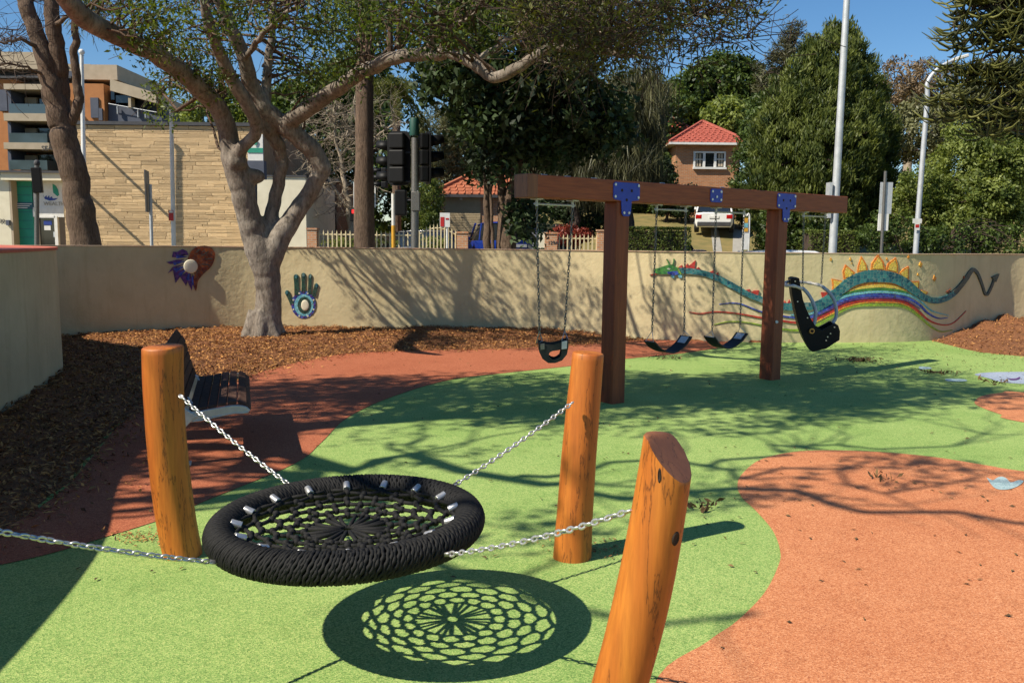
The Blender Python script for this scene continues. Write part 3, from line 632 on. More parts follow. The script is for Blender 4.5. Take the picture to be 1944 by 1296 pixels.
bands = {
 'mosaic_blue': [(1365, 577.5, 0.6), (1390, 575, 1), (1410, 578, 1.1), (1440, 590, 1.3), (1470, 597, 1.5), (1500, 602, 1.8), (1530, 603, 2), (1550, 596, 2.4), (1575, 582, 2.8), (1600, 569, 3), (1630, 562, 3.1), (1669, 560, 3.2), (1700, 561.5, 3), (1725, 567, 2.8), (1745, 579, 2.4), (1760, 594, 2), (1780, 604, 1.2), (1798, 603, 0.5)],
 'mosaic_red': [(1308, 592, 0.5), (1330, 595, 1), (1360, 591.5, 1.1), (1400, 595, 1.2), (1440, 602, 1.5), (1480, 608, 1.8), (1510, 612, 2.2), (1545, 607, 2.6), (1575, 593, 2.8), (1600, 579.5, 2.8), (1630, 571.5, 2.6), (1669, 569, 2.6), (1700, 570.5, 2.6), (1722, 576, 2.5), (1742, 590, 2.2), (1760, 606, 1.8), (1780, 615, 1.3), (1800, 616, 1), (1815, 608, 0.8), (1833, 590, 0.5)],
 'mosaic_lime': [(1355, 616, 0.5), (1385, 610, 0.9), (1420, 612, 1), (1460, 620, 1.3), (1500, 626, 1.8), (1530, 624, 2.2), (1560, 612, 2.7), (1590, 593, 3), (1620, 580.5, 2.9), (1669, 578, 2.8), (1705, 579.5, 2.8), (1725, 586, 2.4), (1745, 601, 2), (1765, 618, 1.6), (1785, 629, 1.2), (1807, 626, 0.6)],
 'mosaic_sky': [(1500, 598, 1), (1530, 597, 1.5), (1550, 590.5, 1.8), (1580, 573, 2.4), (1605, 561.5, 2.6), (1640, 555, 2.5), (1669, 553.5, 2.4), (1700, 555.5, 2.4), (1728, 561.5, 2.3), (1748, 573, 1.8), (1768, 590, 1.2), (1800, 599, 0.5)],
 'mosaic_orange': [(1604, 553, 0.6), (1630, 541, 2), (1669, 537.5, 2.3), (1700, 540.5, 2.2), (1724, 552, 0.7)],
 'mosaic_yellow': [(1612, 553, 0.5), (1635, 546, 2.4), (1669, 542.5, 3), (1700, 545.8, 2.6), (1719, 552, 0.6)],
 'mosaic_green': [(1598, 560, 0.8), (1625, 552, 2.2), (1669, 548.5, 2.6), (1705, 551.5, 2.2), (1725, 557, 0.8)],
 'mosaic_flame': [(1545, 612, 1), (1580, 595, 1.3), (1605, 582.5, 1.3), (1640, 574.5, 1.2), (1669, 573.5, 1.2), (1705, 575, 1.2), (1728, 584, 1), (1748, 600, 0.7)],
 'mosaic_purple': [(1540, 604, 0.8), (1575, 587.5, 1.2), (1600, 574.5, 1.3), (1630, 567, 1.4), (1669, 565, 1.4), (1700, 566.5, 1.3), (1724, 572.5, 1.1), (1745, 586, 0.8)]}
for k, (m, q) in enumerate(bands.items()): wall_ribbon('rainbow_band', q, m, t, 0.014 + 0.0009 * k, 4)
hd = wall_poly('head', smooth_poly([(165, 235), (230, 213), (330, 178), (400, 163), (460, 190), (520, 235), (548, 290), (470, 310), (350, 300), (240, 300), (165, 278)], 3), 'mosaic_green', t, 0.034, org=H3)
f3 = lambda x, y, h: (1220 + x / 7.477, 480 + y / 7.477, h / 7.477)
wall_ribbon('antenna', [f3(380, 170, 9), f3(362, 125, 8), f3(340, 88, 9)], 'mosaic_green', hd, 0.03); wall_ribbon('antenna', [f3(428, 170, 9), f3(440, 125, 8), f3(442, 84, 9)], 'mosaic_green', hd, 0.03)
wall_poly('cheek', [(345, 268), (490, 255), (515, 300), (440, 320), (365, 302)], 'mosaic_blue', hd, 0.038, org=H3)
wall_poly('eye', [(345, 225), (370, 215), (402, 222), (380, 240)], 'mosaic_white', hd, 0.038, org=H3)
wall_poly('mouth', [(98, 312), (170, 290), (200, 300), (160, 326)], 'mosaic_red', hd, 0.028, org=H3)
for q in (((395, 308), (462, 312), (440, 366), (410, 345)), ((485, 300), (545, 285), (562, 350), (520, 358))): wall_poly('frill', q, 'mosaic_sky', hd, 0.028, org=H3)
for k in range(6): wall_poly('collar_tile', [(500 + 8 * k + dx, 210 + 17 * k + dy) for dx, dy in ((-11, -8), (10, -6), (9, 8), (-9, 7))], 'mosaic_lime', hd, 0.04, org=H3)

# ------------------------------------------------------------------ basket swing, its chains and log posts
SC = Vector((-0.672, 3.44, 0.525)); TR, Tr = 0.505, 0.058; TILT = 0.028
def disc(a, r, h=0.0):
    x, y = r * math.cos(a), r * math.sin(a); return SC + Vector((x - TILT * h, y, h + TILT * x))
t = thing('basket_swing', 'round black rope basket swing slung by four chains between log posts', 'swing', (SC.x, SC.y, 0))
mb = MB(); nu, nv = 96, 14
mb.add([disc(2 * math.pi * i / nu, TR + (Tr - 0.012) * math.cos(2 * math.pi * j / nv), (Tr - 0.012) * math.sin(2 * math.pi * j / nv)) for i in range(nu) for j in range(nv)],
       [(i * nv + j, ((i + 1) % nu) * nv + j, ((i + 1) % nu) * nv + (j + 1) % nv, i * nv + (j + 1) % nv) for i in range(nu) for j in range(nv)])
rim = mb.build('rim', 'black_rope', t, smooth=True)
mb = MB(); nw = 250
for w in range(nw):
    pts = []; ns = 36
    for j in range(ns):
        v = 2 * math.pi * j / ns; zig = 0.16 * (1 if ((j // 2) + w) % 2 else -1)
        a = 2 * math.pi * (w + zig + 2.0 * math.sin(v) + 0.35 * math.sin(w * 0.37) + 0.2 * math.sin(w * 1.7)) / nw
        rr = Tr - 0.004 + (0.002 if ((j // 2) + w) % 2 else 0)
        pts.append(disc(a, TR + rr * math.cos(v), rr * math.sin(v)))
    mb.tube(pts, 0.0082, 5, closed=True)
mb.build('rope_wrapping', 'black_rope', rim, smooth=True, recalc=False)
# knotted net
NS = 16; rad = [0.062, 0.170, 0.232, 0.293, 0.350, 0.402, 0.440]
sag = lambda r: -0.045 * (1 - (r / 0.43) ** 2) + 0.01
def node(k, i, half): return disc(2 * math.pi * (i + half + 0.03 * math.sin(i * 5.1 + k * 3)) / NS, rad[k] * (1 + 0.012 * math.sin(i * 7.7 + k * 2.3)), sag(rad[k]))
net = MB()
def cord(a, b, r=0.0088, lift=0.0):
    m = (a + b) / 2 + Vector((rng.normal() * 0.003, rng.normal() * 0.003, lift)); net.tube([a, m, b], r, 6)
net.tube([disc(2 * math.pi * i / 16, rad[0] * 0.6, sag(0)) for i in range(16)], 0.011, 6, closed=True)
for i in range(NS):
    cord(disc(2 * math.pi * i / NS, 0.03, sag(0) + 0.004), node(1, i, 0), 0.0095); cord(disc(2 * math.pi * (i + .5) / NS, 0.03, sag(0) - 0.004), node(1, i, 0.5), 0.008) if i % 2 else None
for k in range(1, 7):
    h = 0.5 * (k % 2)
    for i in range(NS):
        A, Bm, Cn = node(k, i, 0), node(k, i, 0.5), node(k, i + 1, 0)
        q_ = 0.035 if k % 2 else -0.035; cen = Vector((SC.x, SC.y, Bm.z)); mid = Bm + (Bm - cen) * q_; A = A - (A - cen) * q_; Cn = Cn - (Cn - cen) * q_
        cord(A, mid); cord(mid, Cn)
        if k < 6:
            a, b = node(k, i, h), node(k + 1, i, h); cen = Vector((SC.x, SC.y, a.z)); a = a + (a - cen) * 0.035; b = b - (b - cen) * 0.035; cord(a, b)
            for q in (a, b): net.ball(q, 0.0165, 8, 5)
net.build('net', 'black_rope', t, smooth=True, recalc=False)
for i in range(NS):
    a = 2 * math.pi * (i + 0.5) / NS
    p0, p1 = disc(a, 0.462, 0.036), disc(a, 0.420, 0.020)
    fer = MB().rod(p0, p1, 0.0165, 12).build('ferrule', 'steel', t, smooth='angle', bevel=0.002)
    n2 = MB(); n2.tube([p1, disc(a, 0.418, 0.006), node(6, i, 0.5)], 0.008, 6); n2.build('tie_rope', 'black_rope', t, smooth=True)
def link_mesh(name, L, w, r, nu=20, nv=8):
    mb = MB(); pts = []
    for i in range(nu):
        a = 2 * math.pi * i / nu; x = (w / 2 - r) * math.sin(a); y = (L / 2 - r) * math.cos(a)
        y += math.copysign(0.0, y); pts.append((x, y, 0))
    mb.tube(pts, r, nv, closed=True)
    me = bpy.data.meshes.new(name); me.from_pydata(mb.v, [], mb.f); me.update(); me.polygons.foreach_set('use_smooth', [True] * len(me.polygons)); return me
LM = link_mesh('chain_link', 0.037, 0.026, 0.0045); LM.materials.append(MATS['steel'])
def sagline(a, b, sagd, step):
    a, b = Vector(a), Vector(b); n = max(2, int((b - a).length * 1.01 / step))
    return [a + (b - a) * (i / n) - Vector((0, 0, 4 * sagd * (i / n) * (1 - i / n))) for i in range(n + 1)]
def link_chain(parent, a, b, sagd, org):
    P_ = sagline(a, b, sagd, 0.0265)
    ch = MB().tube([P_[0], P_[1]], 0.0035, 6).build('chain', 'steel', parent)
    for i in range(len(P_) - 1):
        d = (P_[i + 1] - P_[i]).normalized(); q = d.to_track_quat('Y', 'Z'); rot = q.to_matrix().to_4x4() @ Matrix.Rotation((math.pi / 2) * (i % 2) + 0.5 + 0.15 * rng.normal(), 4, 'Y')
        o = bpy.data.objects.new('chain_link', LM); COL.objects.link(o); o.parent = ch
        o.matrix_local = Matrix.Translation((P_[i] + P_[i + 1]) / 2 - Vector(org)) @ rot
    return ch
A_L, A_M, A_N, A_F = D(341, 750, 4.30), D(1088, 763, 4.34), D(1199, 968, 2.55), Vector((-1.68, 2.52, 0.82))
org = (SC.x, SC.y, 0)
ends = [disc(math.radians(128), TR + Tr, 0.03), disc(math.radians(44), TR + Tr, 0.03), disc(math.radians(-40), TR + Tr, -0.01), disc(math.radians(-138), TR + Tr, -0.02)]
for a, e in zip((A_L, A_M, A_N, A_F), ends):
    link_chain(t, a, e, 0.012 if a is not A_N else 0.02, org)
    MB().tube([e + (SC - e) * 0.06 + Vector((0, 0, 0)), e, e + (a - e).normalized() * 0.03], 0.009, 8).build('shackle', 'dull_steel', t, smooth=True)
def log_post(label, base, top, r0, r1, cut=None, bend=(0, 0), seed=0, bulge=0.0, knots=()):
    base, top = Vector(base), Vector(top); T = thing('log_post', label, 'post', (base.x, base.y, 0), 'log posts of the basket swing')
    ax = (top - base); H_ = ax.length; axn = ax.normalized(); u = axn.cross(Vector((0, 1, 0))).normalized(); w = axn.cross(u)
    n, k = 40, 44; rings = []
    for i in range(k + 1):
        s = -0.12 + (1.12) * i / k; rings.append((s, 1.0))
    rings += [(1.002, 0.985), (1.006, 0.95), (1.008, 0.86), (1.009, 0.7), (1.010, 0.5), (1.010, 0.3), (1.010, 0.1)]
    vs = []; fs = []; clamped = []
    for s, q in rings:
        b = Vector((bend[0], bend[1], 0)) * (4 * max(s, 0) * (1 - min(s, 1)))
        for j in range(n):
            a = 2 * math.pi * j / n
            r = (r0 + (r1 - r0) * max(0, min(1, s)) + bulge * math.sin(math.pi * max(0, min(1, s)))) * q
            r *= 1 + 0.05 * mnoise.noise(Vector((math.cos(a) * 1.4 + seed, math.sin(a) * 1.4, s * 2.2))) + 0.012 * mnoise.noise(Vector((math.cos(a) * 4 + seed, math.sin(a) * 4, s * 5)))
            p = base + b + ax * s + (u * math.cos(a) + w * math.sin(a)) * r; c = s > 1.0
            if cut:
                cp, cn = cut; d = (p - Vector(cp)).dot(Vector(cn))
                if d > 0: p = p - axn * (d / axn.dot(Vector(cn))); c = True
            vs.append(p - Vector((base.x, base.y, 0))); clamped.append(c)
    R_ = len(rings)
    for i in range(R_ - 1):
        for j in range(n): fs.append((i * n + j, i * n + (j + 1) % n, (i + 1) * n + (j + 1) % n, (i + 1) * n + j))
    fs.append(tuple((R_ - 1) * n + j for j in range(n)))
    me = bpy.data.meshes.new('shaft'); me.from_pydata(vs, [], fs); me.materials.append(MATS['honey_timber']); me.materials.append(MATS['end_grain' if cut else 'honey_timber'])
    for p in me.polygons: p.material_index = 1 if all(clamped[v] for v in p.vertices) else 0
    me.update(); o = link('shaft', me, None, T, smooth=True)
    try: me.set_sharp_from_angle(angle=math.radians(50))
    except Exception: pass
    return T
log_post('tall honey-coloured log post beside the bench', G(348, 1052), D(309, 660, 4.38), 0.100, 0.099, bend=(-0.03, 0), seed=1)
log_post('honey-coloured log post with a chain shadow down its front, before the swing frame', G(1086, 1056), D(1116, 672, 4.47), 0.103, 0.083, seed=5, bend=(-0.006, 0))
nb = Vector((0.282, 2.60, 0)); nt_ = D(1271, 838, 2.52)
T_ = log_post('leaning honey-coloured log post with a slanted brown cut top and dark knots', nb, nt_, 0.086, 0.078, cut=(nt_ + Vector((0.0, -0.02, -0.045)), Vector((0.60, -0.50, 0.62)).normalized()), seed=9, bend=(0.026, 0), bulge=0.004)
from mathutils.bvhtree import BVHTree
def surf_knot(T, px, py, Y, rx, rz):
    me = [c for c in T.children if c.name.startswith('shaft')][0].data; og = Vector(T.location); bv = BVHTree.FromPolygons([v.co + og for v in me.vertices], [tuple(p.vertices) for p in me.polygons])
    for dx, dy in ((0, 0), (3, 3), (-4, 4), (6, 8), (-8, 10), (0, 20), (8, 30)):
        hit, nrm, _, _ = bv.ray_cast(Vector((0, 0, CAMH)), _ray(px + dx, py + dy).normalized())
        if hit is not None: break
    if nrm.dot(hit - Vector((0, 0, CAMH))) > 0: nrm = -nrm
    side = Vector((0, 0, 1)).cross(nrm).normalized(); up_ = nrm.cross(side).normalized(); mb = MB(); prof_ = ((1.25, -0.006), (1.2, 0.001), (0.95, 0.0035), (0.75, 0.001), (0.3, 0.0005))
    vs = [hit + side * (rx * q * math.cos(a)) + up_ * (rz * q * math.sin(a)) + nrm * h for q, h in prof_ for a in np.linspace(0, 2 * math.pi, 14, endpoint=False)]
    fs = [(i * 14 + j, i * 14 + (j + 1) % 14, (i + 1) * 14 + (j + 1) % 14, (i + 1) * 14 + j) for i in range(4) for j in range(14)] + [tuple(56 + j for j in range(14))]
    mb.add(vs, fs); return mb.build('knot', 'knot', T, smooth=True)
surf_knot(T_, 1283, 1022, 0, 0.0135, 0.019); surf_knot(T_, 1252, 902, 0, 0.0045, 0.019)
log_post('honey-coloured log post holding the slack front chain, beyond the picture edge by the wall', (-1.75, 2.5, 0), (-1.86, 2.42, 1.08), 0.095, 0.085, seed=14)

# ------------------------------------------------------------------ bench
b0 = Vector((-1.985, 6.42, 0)); ua = Vector((-0.30, 0.954, 0)).normalized(); vb = Vector((-ua.y, ua.x, 0))      # ua along, vb toward the back
T = thing('park_bench', 'dark slatted park bench with cast pale metal ends beside the path', 'bench', b0)
prof = [(0.015, 0.405), (0.055, 0.437), (0.13, 0.447), (0.20, 0.440), (0.27, 0.428), (0.34, 0.416), (0.405, 0.410)]
backp = [(0.475, 0.47), (0.50, 0.545), (0.52, 0.62), (0.538, 0.695), (0.56, 0.768), (0.60, 0.825)]
BL = 1.58
def bp(s, z, u): return b0 + vb * s + ua * u + Vector((0, 0, z))
def slat(s, z, ds, dz, parent=T, w=0.033):
    tl = math.hypot(ds, dz); ds, dz = ds / tl, dz / tl
    mb = MB(); mb.obox(bp(s, z, BL / 2), ua * (BL / 2), (vb * ds + Vector((0, 0, dz))) * w, (vb * -dz + Vector((0, 0, ds))) * 0.0105)
    return mb.build('slat', 'dark_slat', parent, bevel=0.004)
for i in range(7):
    a, b = prof[max(i - 1, 0)], prof[min(i + 1, 6)]
    slat(*prof[i], b[0] - a[0], b[1] - a[1], w=0.031 if i else 0.022)
for i in range(6):
    a, b = backp[max(i - 1, 0)], backp[min(i + 1, 5)]; slat(*backp[i], b[0] - a[0], b[1] - a[1], w=0.034)
for u in (-0.025, BL + 0.025):
    curve = [(0.0, 0.395), (0.04, 0.425), (0.13, 0.434), (0.27, 0.416), (0.405, 0.398), (0.455, 0.42), (0.487, 0.47), (0.515, 0.545), (0.55, 0.69), (0.61, 0.83)]
    C = np.array(catmull([(a, b, 0) for a, b in curve], 5)); tt = np.gradient(C[:, :2], axis=0); tt /= np.linalg.norm(tt, axis=1)[:, None]
    nn = np.stack([tt[:, 1], -tt[:, 0]], 1); k = len(C)
    wid = np.interp(np.linspace(0, 1, k), [0, 0.05, 0.3, 0.5, 0.7, 1], [0.02, 0.05, 0.062, 0.075, 0.045, 0.012])
    up_ = [(c[0], c[1]) for c in C]; lo_ = [(c[0] + q[0] * w_, c[1] + q[1] * w_) for c, q, w_ in zip(C, nn, wid)]
    mb = MB(); vs = []
    for du in (-0.014, 0.014):
        vs += [bp(a, b, u + du) for a, b in up_] + [bp(a, b, u + du) for a, b in lo_]
    fs = []
    for i in range(k - 1):
        fs += [(i, i + 1, k + i + 1, k + i), (2 * k + i, 3 * k + i, 3 * k + i + 1, 2 * k + i + 1), (i, 2 * k + i, 2 * k + i + 1, i + 1), (k + i, k + i + 1, 3 * k + i + 1, 3 * k + i)]
    mb.add(vs, fs); fr = mb.build('end_frame', 'cast_aluminium', T, smooth='angle', bevel=0.004)
    rb_ = MB(); rb_.tube([bp(a, b, u + (-0.016 if u < 0 else 0.016)) for a, b in [(c[0] + q[0] * w_, c[1] + q[1] * w_) for c, q, w_ in zip(C[::3], nn[::3], wid[::3])]], 0.006, 6); rb_.build('raised_edge', 'cast_aluminium', fr, smooth=True)
for u in (-0.025, BL + 0.025):
    mb = MB(); mb.prism([bp(s, z, u - 0.03) for s, z in ((0.47, 0.0), (0.57, 0.0), (0.55, 0.30), (0.50, 0.46), (0.38, 0.37), (0.46, 0.29))], ua * 0.06); mb.build('leg', 'cast_aluminium', T, bevel=0.006)
    mb = MB(); mb.obox(bp(0.53, 0.011, u), vb * 0.10, ua * 0.05, (0, 0, 0.008)); mb.build('foot_plate', 'cast_aluminium', T, bevel=0.003)
    mb = MB(); mb.obox(bp(0.434, 0.435, 0.22 if u < 0 else BL - 0.22), (vb * 0.02 + Vector((0, 0, 0.03))), ua * 0.035, (vb * 0.004)); mb.build('bracket', 'galvanised', T, bevel=0.003)

# ------------------------------------------------------------------ swing frame
P0 = G(1162, 763); P1 = G(1461, 719); P0.z = P1.z = 0
dv = (P1 - P0).normalized(); nv_ = Vector((dv.y, -dv.x, 0)); SP = (P1 - P0).length
def tb(px, py=392):
    r = _ray(px, py); k = r.x / r.y; return (k * P0.y - P0.x) / (dv.x - k * dv.y)
tL, tR = tb(989, 355), tb(1596, 388)
def bpt(t_, n=0, z=0): return P0 + dv * t_ + nv_ * n + Vector((0, 0, z))
zb = D(1185, 384, P0.y).z; zt_ = zb + 0.215
FR = thing('swing_frame', 'red-brown timber swing frame with two posts, long beam and blue brackets', 'swing frame', P0)
mb = MB(); mb.obox(bpt((tL + tR) / 2, 0, (zb + zt_) / 2), dv * ((tR - tL) / 2), nv_ * 0.1, (0, 0, (zt_ - zb) / 2)); mb.build('beam', 'red_timber_h', FR, bevel=0.008)
for k, t_ in enumerate((0.0, SP)):
    mb = MB(); mb.obox(bpt(t_, 0, (zb + 0.001 - 0.1) / 2), dv * 0.093, nv_ * 0.093, (0, 0, (zb + 0.099) / 2)); mb.build('post', 'red_timber', FR, bevel=0.01)
def plate(pts, t_):
    mb = MB(); mb.prism([bpt(t_ + a, 0.1005, z) for a, z in pts], nv_ * 0.008); return mb.build('bracket', 'blue_steel', FR, bevel=0.002)
def rounded(x0, x1, z0, z1, r=0.03):
    o = []
    for cx, cz, a0 in ((x1 - r, z1 - r, 0), (x0 + r, z1 - r, 90), (x0 + r, z0 + r, 180), (x1 - r, z0 + r, 270)):
        for a in (0, 30, 60, 90): o.append((cx + r * math.cos(math.radians(a0 + a)), cz + r * math.sin(math.radians(a0 + a))))
    return o
def bolts(par, t_, pts):
    for a, z in pts:
        p = bpt(t_ + a, 0.1085, z); mb = MB(); mb.rod(p, p + nv_ * 0.008, 0.014, 10); mb.build('bolt', 'steel', par)
for t_ in (0.03, SP + 0.03):
    zc0, zc1 = zb + 0.02, zt_ - 0.02
    T_pts = [(-0.19, zc1 - 0.02), (-0.17, zc1), (0.17, zc1), (0.19, zc1 - 0.02), (0.19, zc0 + 0.02), (0.17, zc0), (0.075, zc0 - 0.01), (0.065, zc0 - 0.14), (0.04, zc0 - 0.165), (-0.04, zc0 - 0.165), (-0.065, zc0 - 0.14), (-0.075, zc0 - 0.01), (-0.17, zc0), (-0.19, zc0 + 0.02)]
    br = plate(T_pts, t_)
    bolts(br, t_, [(-0.165, zc1 - 0.025), (0.165, zc1 - 0.025), (-0.165, zc0 + 0.03), (0.165, zc0 + 0.03), (-0.035, zc0 - 0.13), (0.035, zc0 - 0.13)])
    for a, z in ((-0.07, zc1 - 0.08), (0.07, zc1 - 0.08), (0, zc0 + 0.0)):
        p = bpt(t_ + a, 0.1075, z); MB().rod(p, p + nv_ * 0.003, 0.016, 10).build('slot_hole', 'knot', br)
tm = tb(1346, 375); br = plate(rounded(-0.105, 0.105, zb + 0.045, zt_ - 0.02), tm); bolts(br, tm, [(-0.075, zt_ - 0.05), (0.075, zt_ - 0.05), (-0.075, zb + 0.075), (0.075, zb + 0.075), (0, (zb + zt_) / 2)])
tE = tL
mb = MB(); mb.obox(bpt(tE + 0.06, 0.0, (zb + zt_) / 2), dv * 0.062, nv_ * 0.1035, (0, 0, (zt_ - zb) / 2 + 0.003)); mb.build('end_cap', 'end_grain', FR, bevel=0.006)
for a in (0.25, 0.55, 0.9, 1.9, 2.9): 
    mb = MB(); p = bpt(tL + a, 0.02, zt_ + 0.006); mb.rod(p - dv * 0.02, p + dv * 0.05, 0.008, 6); mb.build('bolt', 'steel', FR)

def small_chain(parent, a, b, m='dull_steel', name='chain'):
    P_ = sagline(a, b, 0.0, 0.034); mb = MB()
    for i in range(len(P_) - 1):
        c = (P_[i] + P_[i + 1]) / 2; d = (P_[i + 1] - P_[i]).normalized(); s = d.cross(Vector((1, 0.3, 0)) if i % 2 else Vector((-0.3, 1, 0))).normalized()
        mb.tube([c + d * (0.023 * math.cos(q)) + s * (0.0105 * math.sin(q)) for q in np.linspace(0, 2 * math.pi, 9)[:-1]], 0.0042, 5, closed=True)
    return mb.build(name, m, parent, smooth=True, recalc=False)
def hanger(T, pxa, pxb):
    ta, tb_ = tb(pxa, 388), tb(pxb, 392); z = zb - 0.055
    mb = MB(); mb.rod(bpt(ta - 0.03, 0, z), bpt(tb_ + 0.03, 0, z), 0.011, 8); mb.build('hanger_rod', 'galvanised', T)
    for q in (ta, tb_):
        mb = MB(); mb.rod(bpt(q, 0, zb + 0.02), bpt(q, 0, z - 0.02), 0.014, 8); mb.obox(bpt(q, 0, zb - 0.008), dv * 0.04, nv_ * 0.05, (0, 0, 0.006)); mb.build('pivot', 'galvanised', T)
    return bpt(ta, 0, z - 0.02), bpt(tb_, 0, z - 0.02)
def seatpt(px, py, Y): return D(px, py, Y)
def triangle(T, p, q1, q2):
    MB().tube([p, q1, q2], 0.005, 6, closed=True).build('triangle_link', 'galvanised', T, smooth=True)
# belt swings
def belt_swing(label, tops, bots, low, grp):
    Yc = bpt(tb(sum(tops) / 2)).y
    T = thing('belt_swing', label, 'swing', bpt(tb(sum(tops) / 2)), grp)
    A, Bt = hanger(T, *tops)
    pa, pb = D(bots[0][0], bots[0][1], A.y), D(bots[1][0], bots[1][1], Bt.y)
    small_chain(T, A, pa); small_chain(T, Bt, pb)
    ea, eb = D(low[0][0], low[0][1], A.y), D(low[2][0], low[2][1], Bt.y); lo = D(low[1][0], low[1][1], (A.y + Bt.y) / 2)
    wd = (nv_ * 0.085)
    for p, e in ((pa, ea), (pb, eb)): triangle(T, p, e + wd * 0.7, e - wd * 0.7)
    C = catmull([ea, ea * 0.62 + lo * 0.38 - Vector((0, 0, 0.035)), lo, eb * 0.62 + lo * 0.38 - Vector((0, 0, 0.035)), eb], 6)
    mb = MB(); vs = []
    for i, c in enumerate(C):
        c = Vector(c); d = (Vector(C[min(i + 1, len(C) - 1)]) - Vector(C[max(i - 1, 0)])).normalized(); nz_ = d.cross(wd).normalized()
        for s, h in ((-1, -0.007), (1, -0.007), (1, 0.007), (-1, 0.007)): vs.append(c + wd * s + nz_ * h)
    k = len(C); fs = [(0, 1, 2, 3), (4 * k - 1, 4 * k - 2, 4 * k - 3, 4 * k - 4)]
    for i in range(k - 1):
        for j in range(4): fs.append((4 * i + j, 4 * i + (j + 1) % 4, 4 * i + 4 + (j + 1) % 4, 4 * i + 4 + j))
    mb.add(vs, fs); mb.build('belt_seat', 'black_rubber', T, smooth='angle')
    for e, f_ in ((ea, C[2]), (eb, C[-3])):
        d = (Vector(f_) - e).normalized(); mb = MB(); up_ = d.cross(wd).normalized(); up_ = up_ if up_.z > 0 else -up_
        mb.obox(e + d * 0.06 + up_ * 0.012, d * 0.045, wd * 0.62, up_ * 0.004); mb.build('clamp_plate', 'galvanised', T, bevel=0.002)
    return T
belt_swing('black belt swing with grey clamp, nearer the thick front post', (1247, 1302), ((1238, 628), (1299, 628)), ((1233, 648), (1269, 668), (1303, 638)), 'belt swings on the frame')
belt_swing('black belt swing with grey clamp, beside the rear post', (1360, 1413), ((1352, 628), (1405, 620)), ((1347, 639), (1375, 660), (1409, 632)), 'belt swings on the frame')
# toddler bucket
T = thing('toddler_swing', 'black rubber toddler bucket swing hanging at the near end of the beam', 'swing', bpt(tb(1052)))
A, Bt = hanger(T, 1019, 1087)
pa, pb = D(1024, 628, A.y), D(1072, 627, Bt.y); small_chain(T, A, pa); small_chain(T, Bt, pb)
ym = (A.y + Bt.y) / 2
def bk(x, y, off): return D(x, y, ym) + Vector((0, off, 0))
outer_ = [(1021, 647), (1035, 651), (1050, 652), (1064, 648), (1078, 642), (1078, 655), (1075, 670), (1066, 681), (1053, 686), (1040, 686), (1029, 678), (1023, 665)]
hole = [(1043, 666), (1048, 663.5), (1055, 662.5), (1061, 661.5), (1065, 660.8), (1065, 666), (1063, 674), (1058, 678), (1053, 680), (1047, 679), (1042, 675), (1041, 670)]
for off in (-0.11, 0.11):
    mb = MB(); n = len(outer_); V = [bk(x, y, off) for x, y in outer_] + [bk(x, y, off) for x, y in hole]; V += [v + Vector((0, 0.014, 0)) for v in V]
    fs = []
    for i in range(n):
        j = (i + 1) % n; fs += [(i, j, n + j, n + i), (2 * n + i, 3 * n + i, 3 * n + j, 2 * n + j), (i, 2 * n + i, 2 * n + j, j), (n + i, n + j, 3 * n + j, 3 * n + i)]
    mb.add(V, fs); mb.build('bucket_panel', 'black_rubber', T)
mb = MB(); u_ = outer_[4:] + outer_[:1]
V = [bk(x, y, -0.10) for x, y in u_] + [bk(x, y, 0.115) for x, y in u_]; k = len(u_)
mb.add(V, [(i, i + 1, k + i + 1, k + i) for i in range(k - 1)]); o = mb.build('bucket_base', 'black_rubber', T); md = o.modifiers.new('thick', 'SOLIDIFY'); md.thickness = 0.014
for x, y, s in ((1029, 655, 0.020), (1070, 652, 0.026)):
    mb = MB(); p = bk(x, y, -0.122); mb.obox(p, (s, 0, 0.004), (0, 0.004, 0), (0, 0, s * 1.5)); mb.build('clamp_plate', 'galvanised' if x > 1050 else 'dull_steel', T, bevel=0.002)
for p, x0, x1, y in ((pa, 1018, 1030, 649), (pb, 1066, 1079, 645)): triangle(T, p, bk(x0, y, -0.06), bk(x1, y, 0.06))
# supportive high-back seat
Ts = thing('support_swing', 'black high-back support swing seat with clear tube guard and white padded bar', 'swing', bpt(tb(1548)))
A, Bt = hanger(Ts, 1527, 1568)
Ys = (A.y + Bt.y) / 2
def sp_(x, y, off=0.0): return D(1450 + x / 6.48, 490 + y / 6.48, Ys) + Vector((0.10, 0.42, 0)) * off
sil = [(312, 245), (345, 232), (418, 240), (435, 330), (465, 500), (505, 610), (560, 730), (625, 830), (690, 865), (750, 835), (835, 788), (890, 808), (912, 880), (905, 985), (845, 1022), (750, 1085), (580, 1130), (540, 1100), (480, 990), (430, 870), (385, 700), (332, 440)]
for off in (-0.5, 0.45):
    mb = MB(); v0 = [sp_(x, y, off) for x, y in sil]; mb.prism(v0, Vector((0.006, 0.026, 0))); mb.build('side_wing', 'black_plastic', Ts, bevel=0.006)
bnd = [(418, 240), (312, 245), (332, 440), (385, 700), (430, 870), (480, 990), (540, 1100), (580, 1130), (750, 1085), (845, 1022), (905, 985), (912, 880), (890, 808)]
mb = MB(); V = [sp_(x, y, -0.47) for x, y in bnd] + [sp_(x, y, 0.45) for x, y in bnd]; k = len(bnd)
mb.add(V, [(i, i + 1, k + i + 1, k + i) for i in range(k - 1)]); o = mb.build('seat_shell', 'black_plastic', Ts); md = o.modifiers.new('thick', 'SOLIDIFY'); md.thickness = 0.02
for off, q in ((-0.42, [(455, 355), (520, 420), (585, 530), (620, 650), (605, 780), (570, 870)]), (0.25, [(745, 365), (820, 430), (880, 530), (905, 640), (900, 740), (860, 810)])):
    mb = MB(); mb.tube(catmull([sp_(x, y, off) for x, y in q], 5), 0.023, 10); mb.build('guard_tube', 'clear_tube', Ts, smooth=True)
